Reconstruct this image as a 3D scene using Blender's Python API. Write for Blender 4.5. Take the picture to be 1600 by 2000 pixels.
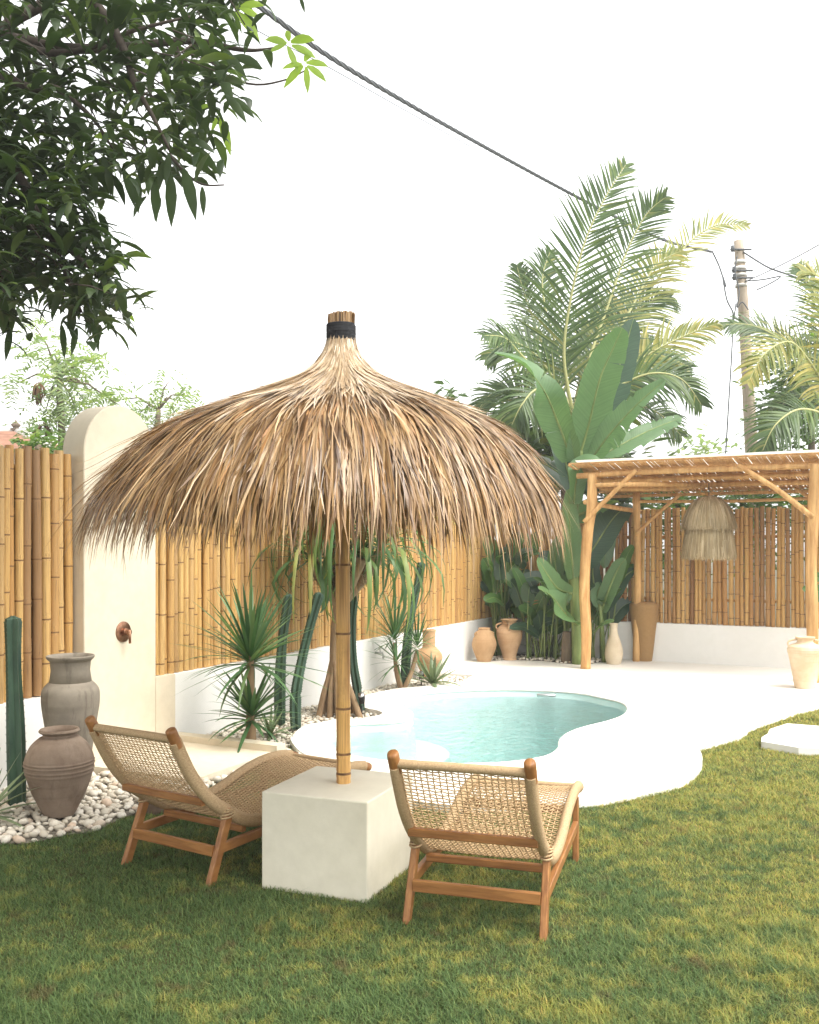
import bpy, math, random
import numpy as np
from mathutils import Vector, Matrix, noise as mnoise
from mathutils.geometry import tessellate_polygon

for _o in list(bpy.data.objects):
    bpy.data.objects.remove(_o)
scene = bpy.context.scene
C = scene.collection
R = random.Random(7)
V = Vector
PI = math.pi

# ------------------------------------------------------------------ camera, sky, sun, exposure
F, HX, HY, EYE = 1867.0, 800.0, 1070.0, 1.60
cam_d = bpy.data.cameras.new('camera')
cam = bpy.data.objects.new('camera', cam_d)
C.objects.link(cam)
cam.location = (0, 0, EYE)
cam.rotation_euler = (PI / 2, 0, 0)
cam_d.sensor_fit = 'HORIZONTAL'
cam_d.sensor_width = 36.0
cam_d.lens = F / 1600 * 36.0
cam_d.shift_y = (HY - 1000) / 1600
cam_d.clip_start = 0.05
cam_d.clip_end = 2000
scene.camera = cam

SUN_EL, SUN_AZ = math.radians(61), math.radians(122)      # azimuth clockwise from +Y: from the right
world = bpy.data.worlds.new('World')
scene.world = world
world.use_nodes = True
wn = world.node_tree
wn.nodes.clear()
w_out = wn.nodes.new('ShaderNodeOutputWorld')
w_bg = wn.nodes.new('ShaderNodeBackground')
w_sky = wn.nodes.new('ShaderNodeTexSky')
w_sky.sky_type = 'NISHITA'
w_sky.sun_disc = False
w_sky.sun_elevation = SUN_EL
w_sky.sun_rotation = SUN_AZ
w_sky.air_density = 1.0
w_sky.dust_density = 2.0
w_sky.ozone_density = 1.0
w_hs = wn.nodes.new('ShaderNodeHueSaturation')           # bright overcast: cloud takes nearly all the blue out
w_hs.inputs['Saturation'].default_value = 0.04
w_bg.inputs['Strength'].default_value = 0.15
wn.links.new(w_sky.outputs[0], w_hs.inputs['Color'])
wn.links.new(w_hs.outputs[0], w_bg.inputs['Color'])
wn.links.new(w_bg.outputs[0], w_out.inputs[0])

sun_d = bpy.data.lights.new('sun', 'SUN')
sun_d.energy = 1.1
sun_d.angle = math.radians(38)
sun_d.color = (1.0, 0.94, 0.84)
sun = bpy.data.objects.new('sun', sun_d)
C.objects.link(sun)
_sd = V((math.sin(SUN_AZ) * math.cos(SUN_EL), math.cos(SUN_AZ) * math.cos(SUN_EL), math.sin(SUN_EL)))
sun.rotation_euler = _sd.to_track_quat('Z', 'Y').to_euler()
sun.location = (4, -4, 12)

scene.view_settings.view_transform = 'Standard'
scene.view_settings.look = 'None'
scene.view_settings.gamma = 1.0
scene.view_settings.use_curve_mapping = False
scene.view_settings.exposure = 1.87

scene.render.engine = 'CYCLES'
scene.cycles.max_bounces = 8
scene.cycles.diffuse_bounces = 4
scene.cycles.transparent_max_bounces = 16
scene.cycles.caustics_reflective = False
scene.cycles.caustics_refractive = False

# ------------------------------------------------------------------ helpers
def gp(px, py, z=0.0):
    """the place on the level z that the eye sees at (px, py)"""
    d = (EYE - z) * F / (py - HY)
    return V(((px - HX) / F * d, d, z))

def at(px, py, d):
    return V(((px - HX) / F * d, d, EYE - (py - HY) / F * d))

class MB:
    def __init__(s):
        s.v, s.f, s.m, s.uv = [], [], [], []
    def vert(s, p, uv=(0, 0, 0)):
        s.v.append((p[0], p[1], p[2])); s.uv.append(uv)
        return len(s.v) - 1
    def face(s, idx, m=0):
        s.f.append(tuple(idx)); s.m.append(m)
    def box(s, c, size, rz=0.0, m=0, bev=0.0):
        hx, hy, hz = size[0] / 2, size[1] / 2, size[2] / 2
        cr, sr = math.cos(rz), math.sin(rz)
        def T(x, y, z):
            return (c[0] + x * cr - y * sr, c[1] + x * sr + y * cr, c[2] + z)
        if bev <= 0:
            i = [s.vert(T(x, y, z)) for z in (-hz, hz) for x, y in ((-hx, -hy), (hx, -hy), (hx, hy), (-hx, hy))]
            for q in ((3, 2, 1, 0), (4, 5, 6, 7), (0, 1, 5, 4), (1, 2, 6, 5), (2, 3, 7, 6), (3, 0, 4, 7)):
                s.face([i[k] for k in q], m)
            return
        b = bev
        rings = []
        for z, ins in ((-hz, b), (-hz + b, 0), (hz - b, 0), (hz, b)):
            ring = []
            for x, y, sx, sy in ((-hx, -hy, 1, 1), (hx, -hy, -1, 1), (hx, hy, -1, -1), (-hx, hy, 1, -1)):
                pts = [(x + sx * (b + ins * .6), y + sy * ins), (x + sx * ins, y + sy * (b + ins * .6))]
                if (sx, sy) in ((1, 1), (-1, -1)):
                    pts.reverse()
                for p in pts:
                    ring.append(s.vert(T(p[0], p[1], z)))
            rings.append(ring)
        for a, bb in zip(rings, rings[1:]):
            for k in range(8):
                s.face((a[k], a[(k + 1) % 8], bb[(k + 1) % 8], bb[k]), m)
        s.face(rings[0][::-1], m); s.face(rings[-1], m)
    def beam(s, a, b, w, h, up=(0, 0, 1), m=0):
        """a squared bar from a to b, w across and h along up, edges slightly broken"""
        a, b = V(a), V(b)
        t = (b - a).normalized(); side = t.cross(V(up)).normalized(); u = side.cross(t).normalized()
        c = min(w, h) * .14
        sec = [(-w/2 + c, -h/2), (w/2 - c, -h/2), (w/2, -h/2 + c), (w/2, h/2 - c), (w/2 - c, h/2), (-w/2 + c, h/2), (-w/2, h/2 - c), (-w/2, -h/2 + c)]
        r = [[s.vert(p + side * x + u * y) for x, y in sec] for p in (a, b)]
        for k in range(8):
            s.face((r[0][k], r[0][(k + 1) % 8], r[1][(k + 1) % 8], r[1][k]), m)
        s.face(r[0][::-1], m); s.face(r[1], m)
    def tube(s, pts, rad, n=8, m=0, cap=True, flat=1.0, up=None):
        pts = [V(p) for p in pts]
        if not hasattr(rad, '__len__'):
            rad = [rad] * len(pts)
        t0 = (pts[1] - pts[0]).normalized()
        ref = V(up) if up is not None else (V((0, 0, 1)) if abs(t0.z) < .9 else V((1, 0, 0)))
        rings = []
        for i, p in enumerate(pts):
            t = (pts[min(i + 1, len(pts) - 1)] - pts[max(i - 1, 0)])
            t = t.normalized() if t.length > 1e-9 else t0
            x = t.cross(ref)
            x = x.normalized() if x.length > 1e-6 else V((1, 0, 0))
            y = x.cross(t).normalized()
            if up is None:
                ref = y
            rings.append([s.vert(p + x * (math.cos(a) * rad[i] * flat) + y * (math.sin(a) * rad[i])) for a in [2 * PI * k / n for k in range(n)]])
        for a, b in zip(rings, rings[1:]):
            for k in range(n):
                s.face((a[k], a[(k + 1) % n], b[(k + 1) % n], b[k]), m)
        if cap:
            s.face(rings[0][::-1], m); s.face(rings[-1], m)
    def lathe(s, prof, c=(0, 0, 0), n=32, m=0, wob=0.0, seed=0):
        rings = []
        for i, (r, z) in enumerate(prof):
            ring = []
            for k in range(n):
                a = 2 * PI * k / n
                rr = r * (1 + wob * mnoise.noise(V((math.cos(a) * 1.3, math.sin(a) * 1.3, z * 4 + seed))))
                ring.append(s.vert((c[0] + rr * math.cos(a), c[1] + rr * math.sin(a), c[2] + z)))
            rings.append(ring)
        for a, b in zip(rings, rings[1:]):
            for k in range(n):
                s.face((a[k], a[(k + 1) % n], b[(k + 1) % n], b[k]), m)
        s.face(rings[0][::-1], m)
        s.face(rings[-1], m)
    def poly(s, outer, z, holes=(), m=0):
        loops = [[V((p[0], p[1], 0)) for p in outer]] + [[V((p[0], p[1], 0)) for p in h] for h in holes]
        flat = [p for l in loops for p in l]
        base = len(s.v)
        for p in flat:
            s.vert((p.x, p.y, z))
        for t in tessellate_polygon(loops):
            a, b, c = (flat[k] for k in t)
            if (b - a).cross(c - a).z < 0:
                t = (t[0], t[2], t[1])
            s.face([base + k for k in t], m)
    def skirt(s, loop, z0, z1, closed=True, m=0, out=True):
        n = len(loop)
        lo = [s.vert((p[0], p[1], z0)) for p in loop]; hi = [s.vert((p[0], p[1], z1)) for p in loop]
        for k in range(n if closed else n - 1):
            q = (lo[k], lo[(k + 1) % n], hi[(k + 1) % n], hi[k])
            s.face(q if out else q[::-1], m)
    def ribbon(s, pts, widths, side, m=0, fold=0.0, uv0=0.0):
        """a leaf or strip along pts; fold > 0 gives it a keel"""
        pts = [V(p) for p in pts]
        rows = []
        n = len(pts)
        for i, p in enumerate(pts):
            t = (pts[min(i + 1, n - 1)] - pts[max(i - 1, 0)]).normalized()
            sd = (V(side) - t * V(side).dot(t))
            sd = sd.normalized() if sd.length > 1e-6 else V((1, 0, 0))
            nn = sd.cross(t)
            w = widths[i]
            v = i / (n - 1)
            if fold:
                rows.append([s.vert(p - sd * w + nn * (w * fold), (-1, v, uv0)), s.vert(p, (0, v, uv0)), s.vert(p + sd * w + nn * (w * fold), (1, v, uv0))])
            else:
                rows.append([s.vert(p - sd * w, (-1, v, uv0)), s.vert(p + sd * w, (1, v, uv0))])
        for a, b in zip(rows, rows[1:]):
            for k in range(len(a) - 1):
                s.face((a[k], a[k + 1], b[k + 1], b[k]), m)
    def mesh(s, name, mats, off=(0, 0, 0), smooth=True):
        me = bpy.data.meshes.new(name)
        vv = np.array(s.v, dtype=np.float32).reshape(-1, 3) - np.array(off, dtype=np.float32)
        me.from_pydata(vv.tolist(), [], s.f)
        for mt in (mats if isinstance(mats, (list, tuple)) else [mats]):
            me.materials.append(mt)
        if any(s.m):
            me.polygons.foreach_set('material_index', s.m)
        if smooth:
            me.polygons.foreach_set('use_smooth', [True] * len(s.f))
        if any(u != (0, 0, 0) for u in s.uv[:50]):
            a = me.attributes.new('leaf_uv', 'FLOAT_VECTOR', 'POINT')
            a.data.foreach_set('vector', np.array(s.uv, dtype=np.float32).ravel())
        me.update()
        return me

OFF = {}
def tag(o, label=None, cat=None, group=None, kind=None):
    if label: o['label'] = label
    if cat: o['category'] = cat
    if group: o['group'] = group
    if kind: o['kind'] = kind
    return o

def thing(name, label, cat, loc=(0, 0, 0), rotz=0.0, group=None):
    o = bpy.data.objects.new(name, None)
    o.empty_display_size = .1
    C.objects.link(o)
    o.location = loc; o.rotation_euler = (0, 0, rotz)
    OFF[o] = V(loc)
    return tag(o, label, cat, group)

def part(name, mb, mats, parent=None, local=False, smooth=True, kind=None, label=None, sharp=None):
    off = (0, 0, 0) if (parent is None or local) else OFF.get(parent, (0, 0, 0))
    me = mb.mesh(name, mats, off, smooth)
    o = bpy.data.objects.new(name, me)
    C.objects.link(o)
    if parent is not None:
        o.parent = parent
        OFF[o] = V(off)
    if kind: o['kind'] = kind
    if label: o['label'] = label
    if sharp is not None:
        try:
            me.set_sharp_from_angle(angle=math.radians(sharp))
        except Exception:
            pass
    return o

def link_mesh(name, me, loc, rot=(0, 0, 0), sc=(1, 1, 1), parent=None):
    o = bpy.data.objects.new(name, me)
    C.objects.link(o)
    if parent is not None:
        o.parent = parent
        loc = V(loc) - OFF.get(parent, V((0, 0, 0)))
    o.location = loc; o.rotation_euler = rot; o.scale = sc
    return o

def catmull(pts, n, closed=False):
    pts = [V(p) for p in pts]
    N = len(pts)
    out = []
    segs = N if closed else N - 1
    for i in range(segs):
        if closed:
            p0, p1, p2, p3 = pts[(i - 1) % N], pts[i], pts[(i + 1) % N], pts[(i + 2) % N]
        else:
            p0, p1, p2, p3 = pts[max(i - 1, 0)], pts[i], pts[i + 1], pts[min(i + 2, N - 1)]
        for k in range(n):
            t = k / n
            out.append(.5 * ((2 * p1) + (p2 - p0) * t + (2 * p0 - 5 * p1 + 4 * p2 - p3) * t * t + (3 * p1 - p0 - 3 * p2 + p3) * t ** 3))
    if not closed:
        out.append(pts[-1].copy())
    return out

def inside(xs, ys, poly):
    c = np.zeros(len(xs), bool)
    n = len(poly)
    j = n - 1
    for i in range(n):
        xi, yi, xj, yj = poly[i][0], poly[i][1], poly[j][0], poly[j][1]
        if yi != yj:
            c ^= ((yi > ys) != (yj > ys)) & (xs < (xj - xi) * (ys - yi) / (yj - yi) + xi)
        j = i
    return c

# ------------------------------------------------------------------ materials
class NT:
    def __init__(s, name):
        s.mat = bpy.data.materials.new(name); s.mat.use_nodes = True
        s.t = s.mat.node_tree; s.t.nodes.clear()
        s.out = s.t.nodes.new('ShaderNodeOutputMaterial')
    def n(s, typ, **kw):
        nd = s.t.nodes.new('ShaderNode' + typ)
        for k, v in kw.items():
            if k.startswith('_'):
                setattr(nd, k[1:], v)
            else:
                key = k.replace('__', ' ')
                if key in nd.inputs: nd.inputs[key].default_value = v
        return nd
    def l(s, a, b):
        s.t.links.new(a, b)
    def coords(s, kind='Object', scale=(1, 1, 1), rnd=False):
        tc = s.n('TexCoord')
        src = tc.outputs[kind]
        if kind == 'World':
            pass
        mp = s.n('Mapping'); mp.inputs['Scale'].default_value = scale
        if rnd:
            oi = s.n('ObjectInfo')
            mul = s.n('Math', _operation='MULTIPLY'); mul.inputs[1].default_value = 57.0
            s.l(oi.outputs['Random'], mul.inputs[0])
            ad = s.n('VectorMath', _operation='ADD')
            s.l(src, ad.inputs[0]); s.l(mul.outputs[0], ad.inputs[1])
            s.l(ad.outputs[0], mp.inputs['Vector'])
        else:
            s.l(src, mp.inputs['Vector'])
        return mp.outputs[0]
    def pos(s, scale=(1, 1, 1)):
        g = s.n('NewGeometry'); mp = s.n('Mapping'); mp.inputs['Scale'].default_value = scale
        s.l(g.outputs['Position'], mp.inputs['Vector'])
        return mp.outputs[0]
    def noise(s, vec, scale, detail=4, rough=.55, dist=0.0):
        nd = s.n('TexNoise')
        nd.inputs['Scale'].default_value = scale; nd.inputs['Detail'].default_value = detail
        nd.inputs['Roughness'].default_value = rough; nd.inputs['Distortion'].default_value = dist
        s.l(vec, nd.inputs['Vector'])
        return nd.outputs['Fac']
    def ramp(s, fac, stops, interp='LINEAR'):
        r = s.n('ValToRGB'); r.color_ramp.interpolation = interp
        el = r.color_ramp.elements
        while len(el) < len(stops): el.new(.5)
        for e, (p, c) in zip(el, stops):
            e.position = p
            e.color = (c[0], c[1], c[2], 1) if hasattr(c, '__len__') else (c, c, c, 1)
        if hasattr(fac, 'links'): s.l(fac, r.inputs[0])
        return r.outputs[0]
    def mix(s, fac, a, b, blend='MIX'):
        m = s.n('Mix', _data_type='RGBA', _blend_type=blend)
        for k, v in ((0, fac), (6, a), (7, b)):
            sock = m.inputs[k]
            if hasattr(v, 'links'): s.l(v, sock)
            elif hasattr(v, '__len__'): sock.default_value = (v[0], v[1], v[2], 1)
            elif k == 0: sock.default_value = v
            else: sock.default_value = (v, v, v, 1)
        return m.outputs[2]
    def bump(s, h, strength=.3, dist=.01):
        b = s.n('Bump'); b.inputs['Strength'].default_value = strength; b.inputs['Distance'].default_value = dist
        s.l(h, b.inputs['Height'])
        return b.outputs[0]
    def finish(s, col, rough=.6, normal=None, metallic=0.0, spec=.4, trans=0.0, tcol=None):
        p = s.n('BsdfPrincipled')
        p.inputs['Roughness'].default_value = rough if not hasattr(rough, 'links') else .5
        if hasattr(rough, 'links'): s.l(rough, p.inputs['Roughness'])
        p.inputs['Metallic'].default_value = metallic
        p.inputs['Specular IOR Level'].default_value = spec
        if hasattr(col, 'links'): s.l(col, p.inputs['Base Color'])
        else: p.inputs['Base Color'].default_value = (*col, 1)
        if normal is not None: s.l(normal, p.inputs['Normal'])
        sh = p.outputs[0]
        if trans > 0:
            tr = s.n('BsdfTranslucent')
            src = tcol if tcol is not None else col
            if hasattr(src, 'links'): s.l(src, tr.inputs[0])
            else: tr.inputs[0].default_value = (*src, 1)
            mx = s.n('MixShader'); mx.inputs[0].default_value = trans
            s.l(p.outputs[0], mx.inputs[1]); s.l(tr.outputs[0], mx.inputs[2])
            sh = mx.outputs[0]
        s.l(sh, s.out.inputs['Surface'])
        return s.mat

M = {}
def plaster(name, base, dark, blot=.5, bump=.12, rough=.75):
    t = NT(name); p = t.pos()
    n1 = t.noise(p, 1.6, 6, .6); n2 = t.noise(p, 14, 5, .6); n3 = t.noise(p, 120, 3, .5)
    c = t.mix(t.ramp(n1, [(.35, 0), (.7, 1)]), dark, base)
    c = t.mix(t.ramp(n2, [(.3, .35), (.65, 0)]), c, [x * (1 - .12 * blot) for x in dark])
    h = t.mix(.4, n2, n3)
    M[name] = t.finish(c, rough, t.bump(h, bump, .01), spec=.3)
plaster('white_plaster', (.80, .79, .76), (.74, .73, .69))
plaster('cream_plaster', (.70, .62, .485), (.62, .54, .41), 1.4)
plaster('block_plaster', (.72, .675, .555), (.65, .605, .48), 1.3, .1)
plaster('deck_plaster', (.82, .79, .73), (.76, .73, .66), .6, .08, .6)
plaster('pool_plaster', (.76, .91, .885), (.70, .89, .86), .4)

def pot(name, base, dark, pale, zs=26, bump=.25, rough=.85, streak=.4):
    t = NT(name); o = t.coords('Object', (1, 1, 1))
    band = t.coords('Object', (1.2, 1.2, zs)); v = t.coords('Object', (11, 11, 1.6))
    nb = t.noise(band, 1.0, 3, .6); nl = t.noise(o, 5, 6, .65); nf = t.noise(o, 60, 4, .6); ns = t.noise(v, 1, 5, .65)
    c = t.mix(t.ramp(nl, [(.36, 0), (.66, 1)]), base, pale)
    c = t.mix(t.ramp(nb, [(.55, 0), (.75, .55)]), c, dark)
    c = t.mix(t.ramp(ns, [(.56, 0), (.75, streak)]), c, dark)
    h = t.mix(.5, nb, nf)
    M[name] = t.finish(c, rough, t.bump(h, bump, .008), spec=.2)
pot('brown_clay', (.18, .128, .092), (.085, .055, .038), (.26, .20, .15), 18, .3, .85, .6)
pot('grey_stone', (.225, .195, .155), (.075, .058, .04), (.30, .26, .205), 6, .3, .9, .85)
pot('sand_clay', (.40, .245, .125), (.27, .15, .07), (.49, .32, .18), 60)
pot('peach_clay', (.48, .30, .165), (.35, .20, .10), (.57, .39, .24), 60)
pot('pale_clay', (.56, .46, .32), (.45, .34, .21), (.64, .55, .41), 50)
pot('blush_clay', (.60, .45, .29), (.48, .29, .15), (.68, .56, .40), 40)
pot('dark_clay', (.15, .095, .065), (.08, .05, .035), (.20, .14, .10), 22)

def bamboo(name, cols, spot=.5):
    t = NT(name)
    o = t.coords('Object', (30, 30, 1.1), rnd=True); f = t.coords('Object', (160, 160, 5), rnd=True); b = t.coords('Object', (9, 9, 4), rnd=True)
    oi = t.n('ObjectInfo')
    base = t.ramp(oi.outputs['Random'], cols)
    n1 = t.noise(o, 1, 4, .6); n2 = t.noise(f, 1, 3, .6); n3 = t.noise(b, 1, 5, .65)
    c = t.mix(t.ramp(n1, [(.46, 0), (.66, .85)]), base, (.28, .13, .04), 'MIX')
    c = t.mix(t.ramp(n2, [(.35, .35), (.6, 0)]), c, (.22, .12, .05))
    c = t.mix(t.ramp(n3, [(.56, 0), (.68, spot)]), c, (.075, .04, .022))
    M[name] = t.finish(c, .42, t.bump(n2, .12, .004), spec=.45)
bamboo('gold_bamboo', [(0, (.62, .36, .11)), (.2, (.72, .48, .18)), (.4, (.52, .28, .08)), (.55, (.68, .43, .15)), (.74, (.40, .21, .07)), (.85, (.70, .47, .19)), (1, (.26, .145, .06))], .85)
bamboo('brown_bamboo', [(0, (.60, .33, .10)), (.2, (.68, .43, .15)), (.4, (.44, .21, .06)), (.55, (.64, .39, .13)), (.74, (.27, .12, .038)), (.85, (.62, .38, .13)), (1, (.20, .09, .03))], .85)
bamboo('pole_bamboo', [(0, (.68, .40, .13)), (1, (.68, .40, .13))], .3)
t = NT('bamboo_node'); M['bamboo_node'] = t.finish(t.ramp(t.noise(t.coords('Object', (20, 20, 20), rnd=True), 1, 3), [(.35, (.09, .045, .02)), (.65, (.26, .13, .05))]), .7)
t = NT('bamboo_end'); M['bamboo_end'] = t.finish((.10, .055, .03), .8)

def wood(name, a, b, scale=(6, 6, 90), rough=.5, bump=.15, axis=None):
    t = NT(name); o = t.coords('Object', scale); p = t.coords('Object', (3, 3, 3))
    n1 = t.noise(o, 1, 5, .6, .4); n2 = t.noise(p, 1, 3)
    c = t.mix(t.ramp(n1, [(.32, 0), (.68, 1)]), a, b)
    c = t.mix(t.ramp(n2, [(.4, 0), (.7, .35)]), c, [x * .6 for x in a])
    M[name] = t.finish(c, rough, t.bump(n1, bump, .004), spec=.4)
wood('teak', (.21, .084, .024), (.39, .18, .058), (55, 7, 14), .45)
wood('teak_cross', (.21, .084, .024), (.39, .18, .058), (5, 50, 50), .45)
wood('pergola_wood', (.44, .225, .075), (.72, .45, .19), (22, 22, 2.6), .65, .35)
wood('lath_wood', (.50, .25, .085), (.70, .42, .18), (20, 20, 20), .6)
wood('trunk_bark', (.10, .075, .05), (.20, .155, .105), (14, 14, 4), .9, .6)
wood('root_bark', (.22, .14, .075), (.38, .26, .15), (18, 18, 3), .85, .6)
wood('branch_bark', (.045, .034, .026), (.09, .07, .055), (20, 20, 20), .9, .4)
wood('concrete_pole', (.34, .27, .20), (.48, .40, .31), (12, 12, 2), .85, .2)

t = NT('rope'); o = t.coords('Object', (260, 60, 260)); n = t.noise(o, 1, 3, .6)
M['rope'] = t.finish(t.mix(t.ramp(n, [(.3, 0), (.7, 1)]), (.34, .225, .12), (.55, .40, .235)), .8, t.bump(n, .5, .003), spec=.15)
t = NT('cord'); o = t.coords('Object', (120, 120, 120)); n = t.noise(o, 1, 3, .6)
M['cord'] = t.finish(t.mix(t.ramp(n, [(.3, 0), (.7, 1)]), (.40, .26, .135), (.66, .475, .275)), .75, t.bump(n, .4, .002), spec=.2)

def strands(name, stops, rough=.5, trans=.12, spec=.4):
    t = NT(name); g = t.n('NewGeometry')
    c = t.ramp(g.outputs['Random Per Island'], stops)
    n = t.noise(t.pos((9, 9, 2.2)), 1, 4)
    c = t.mix(t.ramp(n, [(.35, 0), (.72, .5)]), c, [x * .5 for x in stops[0][1]])
    M[name] = t.finish(c, rough, spec=spec, trans=trans, tcol=c)
strands('thatch', [(0, (.10, .05, .02)), (.25, (.27, .145, .055)), (.5, (.40, .23, .09)), (.75, (.50, .315, .14)), (.93, (.58, .40, .21)), (1, (.43, .20, .06))], .36, .12, .65)
strands('sheen_thatch', [(0, (.34, .22, .115)), (.3, (.52, .37, .215)), (.7, (.64, .49, .32)), (1, (.74, .61, .44))], .32, .10, .6)  # lighter strands: sky sheen on the canopy top put into the colour
strands('raffia', [(0, (.34, .25, .13)), (.5, (.56, .44, .26)), (1, (.70, .58, .38))], .7, .2, .2)
strands('dead_leaf', [(0, (.14, .07, .04)), (1, (.30, .17, .09))], .8, .15, .1)
t = NT('gap_shade'); M['gap_shade'] = t.finish((.055, .03, .014), .9)
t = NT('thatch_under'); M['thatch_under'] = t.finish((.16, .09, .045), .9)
t = NT('black_twine'); n = t.noise(t.coords('Object', (8, 8, 160)), 1, 3)
M['black_twine'] = t.finish(t.ramp(n, [(.35, (.008, .009, .012)), (.7, (.035, .038, .045))]), .8, t.bump(n, .6, .004))

def leaf(name, stops, rough=.45, trans=.3, spec=.4, tmul=1.25):
    t = NT(name); g = t.n('NewGeometry')
    c = t.ramp(g.outputs['Random Per Island'], stops)
    n = t.noise(t.pos((3, 3, 3)), 1, 3)
    c = t.mix(t.ramp(n, [(.35, .45), (.65, 0)]), c, [x * .55 for x in stops[0][1]])
    tc = t.mix(1.0, c, (tmul, tmul * 1.1, tmul * .55), 'MULTIPLY')
    M[name] = t.finish(c, rough, spec=spec, trans=trans, tcol=tc)
leaf('mango_leaf', [(0, (.028, .05, .02)), (.5, (.045, .078, .026)), (.8, (.07, .115, .034)), (.95, (.12, .18, .045)), (1, (.17, .24, .05))], .42, .3)
leaf('young_leaf', [(0, (.22, .36, .05)), (1, (.36, .48, .08))], .45, .5)
leaf('palm_leaf', [(0, (.06, .11, .035)), (.5, (.095, .165, .05)), (.8, (.15, .22, .06)), (1, (.30, .30, .09))], .4, .35)
leaf('pale_palm_leaf', [(0, (.20, .25, .07)), (.5, (.38, .38, .11)), (1, (.58, .46, .15))], .45, .45)
leaf('yucca_leaf', [(0, (.05, .115, .045)), (.6, (.085, .175, .065)), (1, (.16, .24, .09))], .4, .2)
leaf('pandan_leaf', [(0, (.06, .125, .045)), (.6, (.11, .195, .06)), (.9, (.19, .26, .075)), (1, (.38, .36, .10))], .4, .3)
leaf('agave_leaf', [(0, (.11, .16, .08)), (1, (.22, .27, .14))], .5, .12)
leaf('dark_leaf', [(0, (.025, .055, .025)), (.6, (.045, .09, .035)), (1, (.07, .13, .045))], .4, .22)
leaf('bush_leaf', [(0, (.06, .12, .025)), (.6, (.11, .20, .04)), (1, (.20, .29, .06))], .5, .4)
leaf('feather_leaf', [(0, (.17, .24, .12)), (.6, (.25, .33, .16)), (1, (.36, .42, .17))], .6, .5)  # pale tone: lens flare over the far crowns put into the colour

def paddle_mat(name, a, b, rib, trans=.28):
    t = NT(name)
    at_ = t.n('Attribute', _attribute_name='leaf_uv'); sep = t.n('SeparateXYZ'); t.l(at_.outputs['Vector'], sep.inputs[0])
    ab = t.n('Math', _operation='ABSOLUTE'); t.l(sep.outputs[0], ab.inputs[0])
    comb = t.n('CombineXYZ')
    m2 = t.n('Math', _operation='MULTIPLY'); m2.inputs[1].default_value = 90.0; t.l(sep.outputs[1], m2.inputs[0])
    m3 = t.n('Math', _operation='MULTIPLY'); m3.inputs[1].default_value = -5.0; t.l(ab.outputs[0], m3.inputs[0])
    ad = t.n('Math', _operation='ADD'); t.l(m2.outputs[0], ad.inputs[0]); t.l(m3.outputs[0], ad.inputs[1])
    t.l(ad.outputs[0], comb.inputs[1])
    nv = t.noise(comb.outputs[0], 1.0, 2, .5)
    n = t.noise(t.pos((4, 4, 4)), 1, 4)
    c = t.mix(t.ramp(nv, [(.35, 0), (.65, 1)]), a, b)
    c = t.mix(t.ramp(n, [(.4, 0), (.75, .4)]), c, [x * .7 for x in a])
    c = t.mix(t.ramp(ab.outputs[0], [(.025, 1), (.06, 0)]), c, rib)
    tc = t.mix(1.0, c, (1.3, 1.5, .7), 'MULTIPLY')
    M[name] = t.finish(c, .36, t.bump(nv, .12, .006), spec=.45, trans=trans, tcol=tc)
paddle_mat('banana_leaf', (.105, .195, .085), (.14, .24, .105), (.34, .42, .20), .32)
paddle_mat('banana_dark', (.032, .072, .040), (.052, .105, .055), (.13, .19, .09), .18)
paddle_mat('heliconia_leaf', (.065, .14, .04), (.10, .20, .055), (.20, .28, .09), .3)
t = NT('stem_green'); n = t.noise(t.coords('Object', (10, 10, 2)), 1, 4); M['stem_green'] = t.finish(t.ramp(n, [(.35, (.10, .15, .04)), (.65, (.22, .28, .09))]), .5)
t = NT('palm_rachis'); M['palm_rachis'] = t.finish((.40, .40, .17), .5)
t = NT('cactus_skin'); n = t.noise(t.pos((12, 12, 5)), 1, 4); g = t.n('NewGeometry')
M['cactus_skin'] = t.finish(t.mix(t.ramp(g.outputs['Pointiness'], [(.53, 0), (.60, .8)]), t.ramp(n, [(.3, (.020, .046, .030)), (.7, (.045, .09, .052))]), (.13, .18, .10)), .55, spec=.4)
t = NT('cactus_rib'); M['cactus_rib'] = t.finish((.14, .17, .10), .7)
t = NT('flower_orange'); M['flower_orange'] = t.finish((.62, .11, .02), .5)

t = NT('lawn_soil'); p = t.pos(); n = t.noise(p, 9, 6, .65)
M['lawn_soil'] = t.finish(t.ramp(n, [(.3, (.05, .045, .02)), (.6, (.075, .085, .03)), (.75, (.12, .09, .045))]), .95, t.bump(n, .5, .03), spec=.1)
t = NT('grass_blade'); p = t.pos((1, 1, 0)); g = t.n('NewGeometry')
n1 = t.noise(p, 1.7, 8, .70); n2 = t.noise(p, 9, 6, .72)
c1 = t.ramp(g.outputs['Random Per Island'], [(0, (.075, .135, .048)), (.6, (.12, .19, .064)), (1, (.19, .26, .085))])
c2 = t.ramp(g.outputs['Random Per Island'], [(0, (.24, .29, .065)), (.6, (.37, .37, .085)), (1, (.52, .38, .12))])
sx_ = t.n('SeparateXYZ'); t.l(p, sx_.inputs[0])
gx = t.n('Math', _operation='MULTIPLY_ADD'); gx.inputs[1].default_value = .022; t.l(sx_.outputs[0], gx.inputs[0])
gy = t.n('Math', _operation='MULTIPLY_ADD'); gy.inputs[1].default_value = .010; gy.inputs[2].default_value = -.064; t.l(sx_.outputs[1], gy.inputs[0])
t.l(gy.outputs[0], gx.inputs[2])                                  # the turf runs yellower towards the open right side
ga = t.n('Math', _operation='ADD'); t.l(gx.outputs[0], ga.inputs[0]); t.l(t.mix(.55, n1, n2), ga.inputs[1])
f1 = t.ramp(ga.outputs[0], [(.46, 0), (.575, 1)])
c = t.mix(f1, c1, c2)
n3 = t.noise(p, 5.1, 4, .6)
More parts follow.
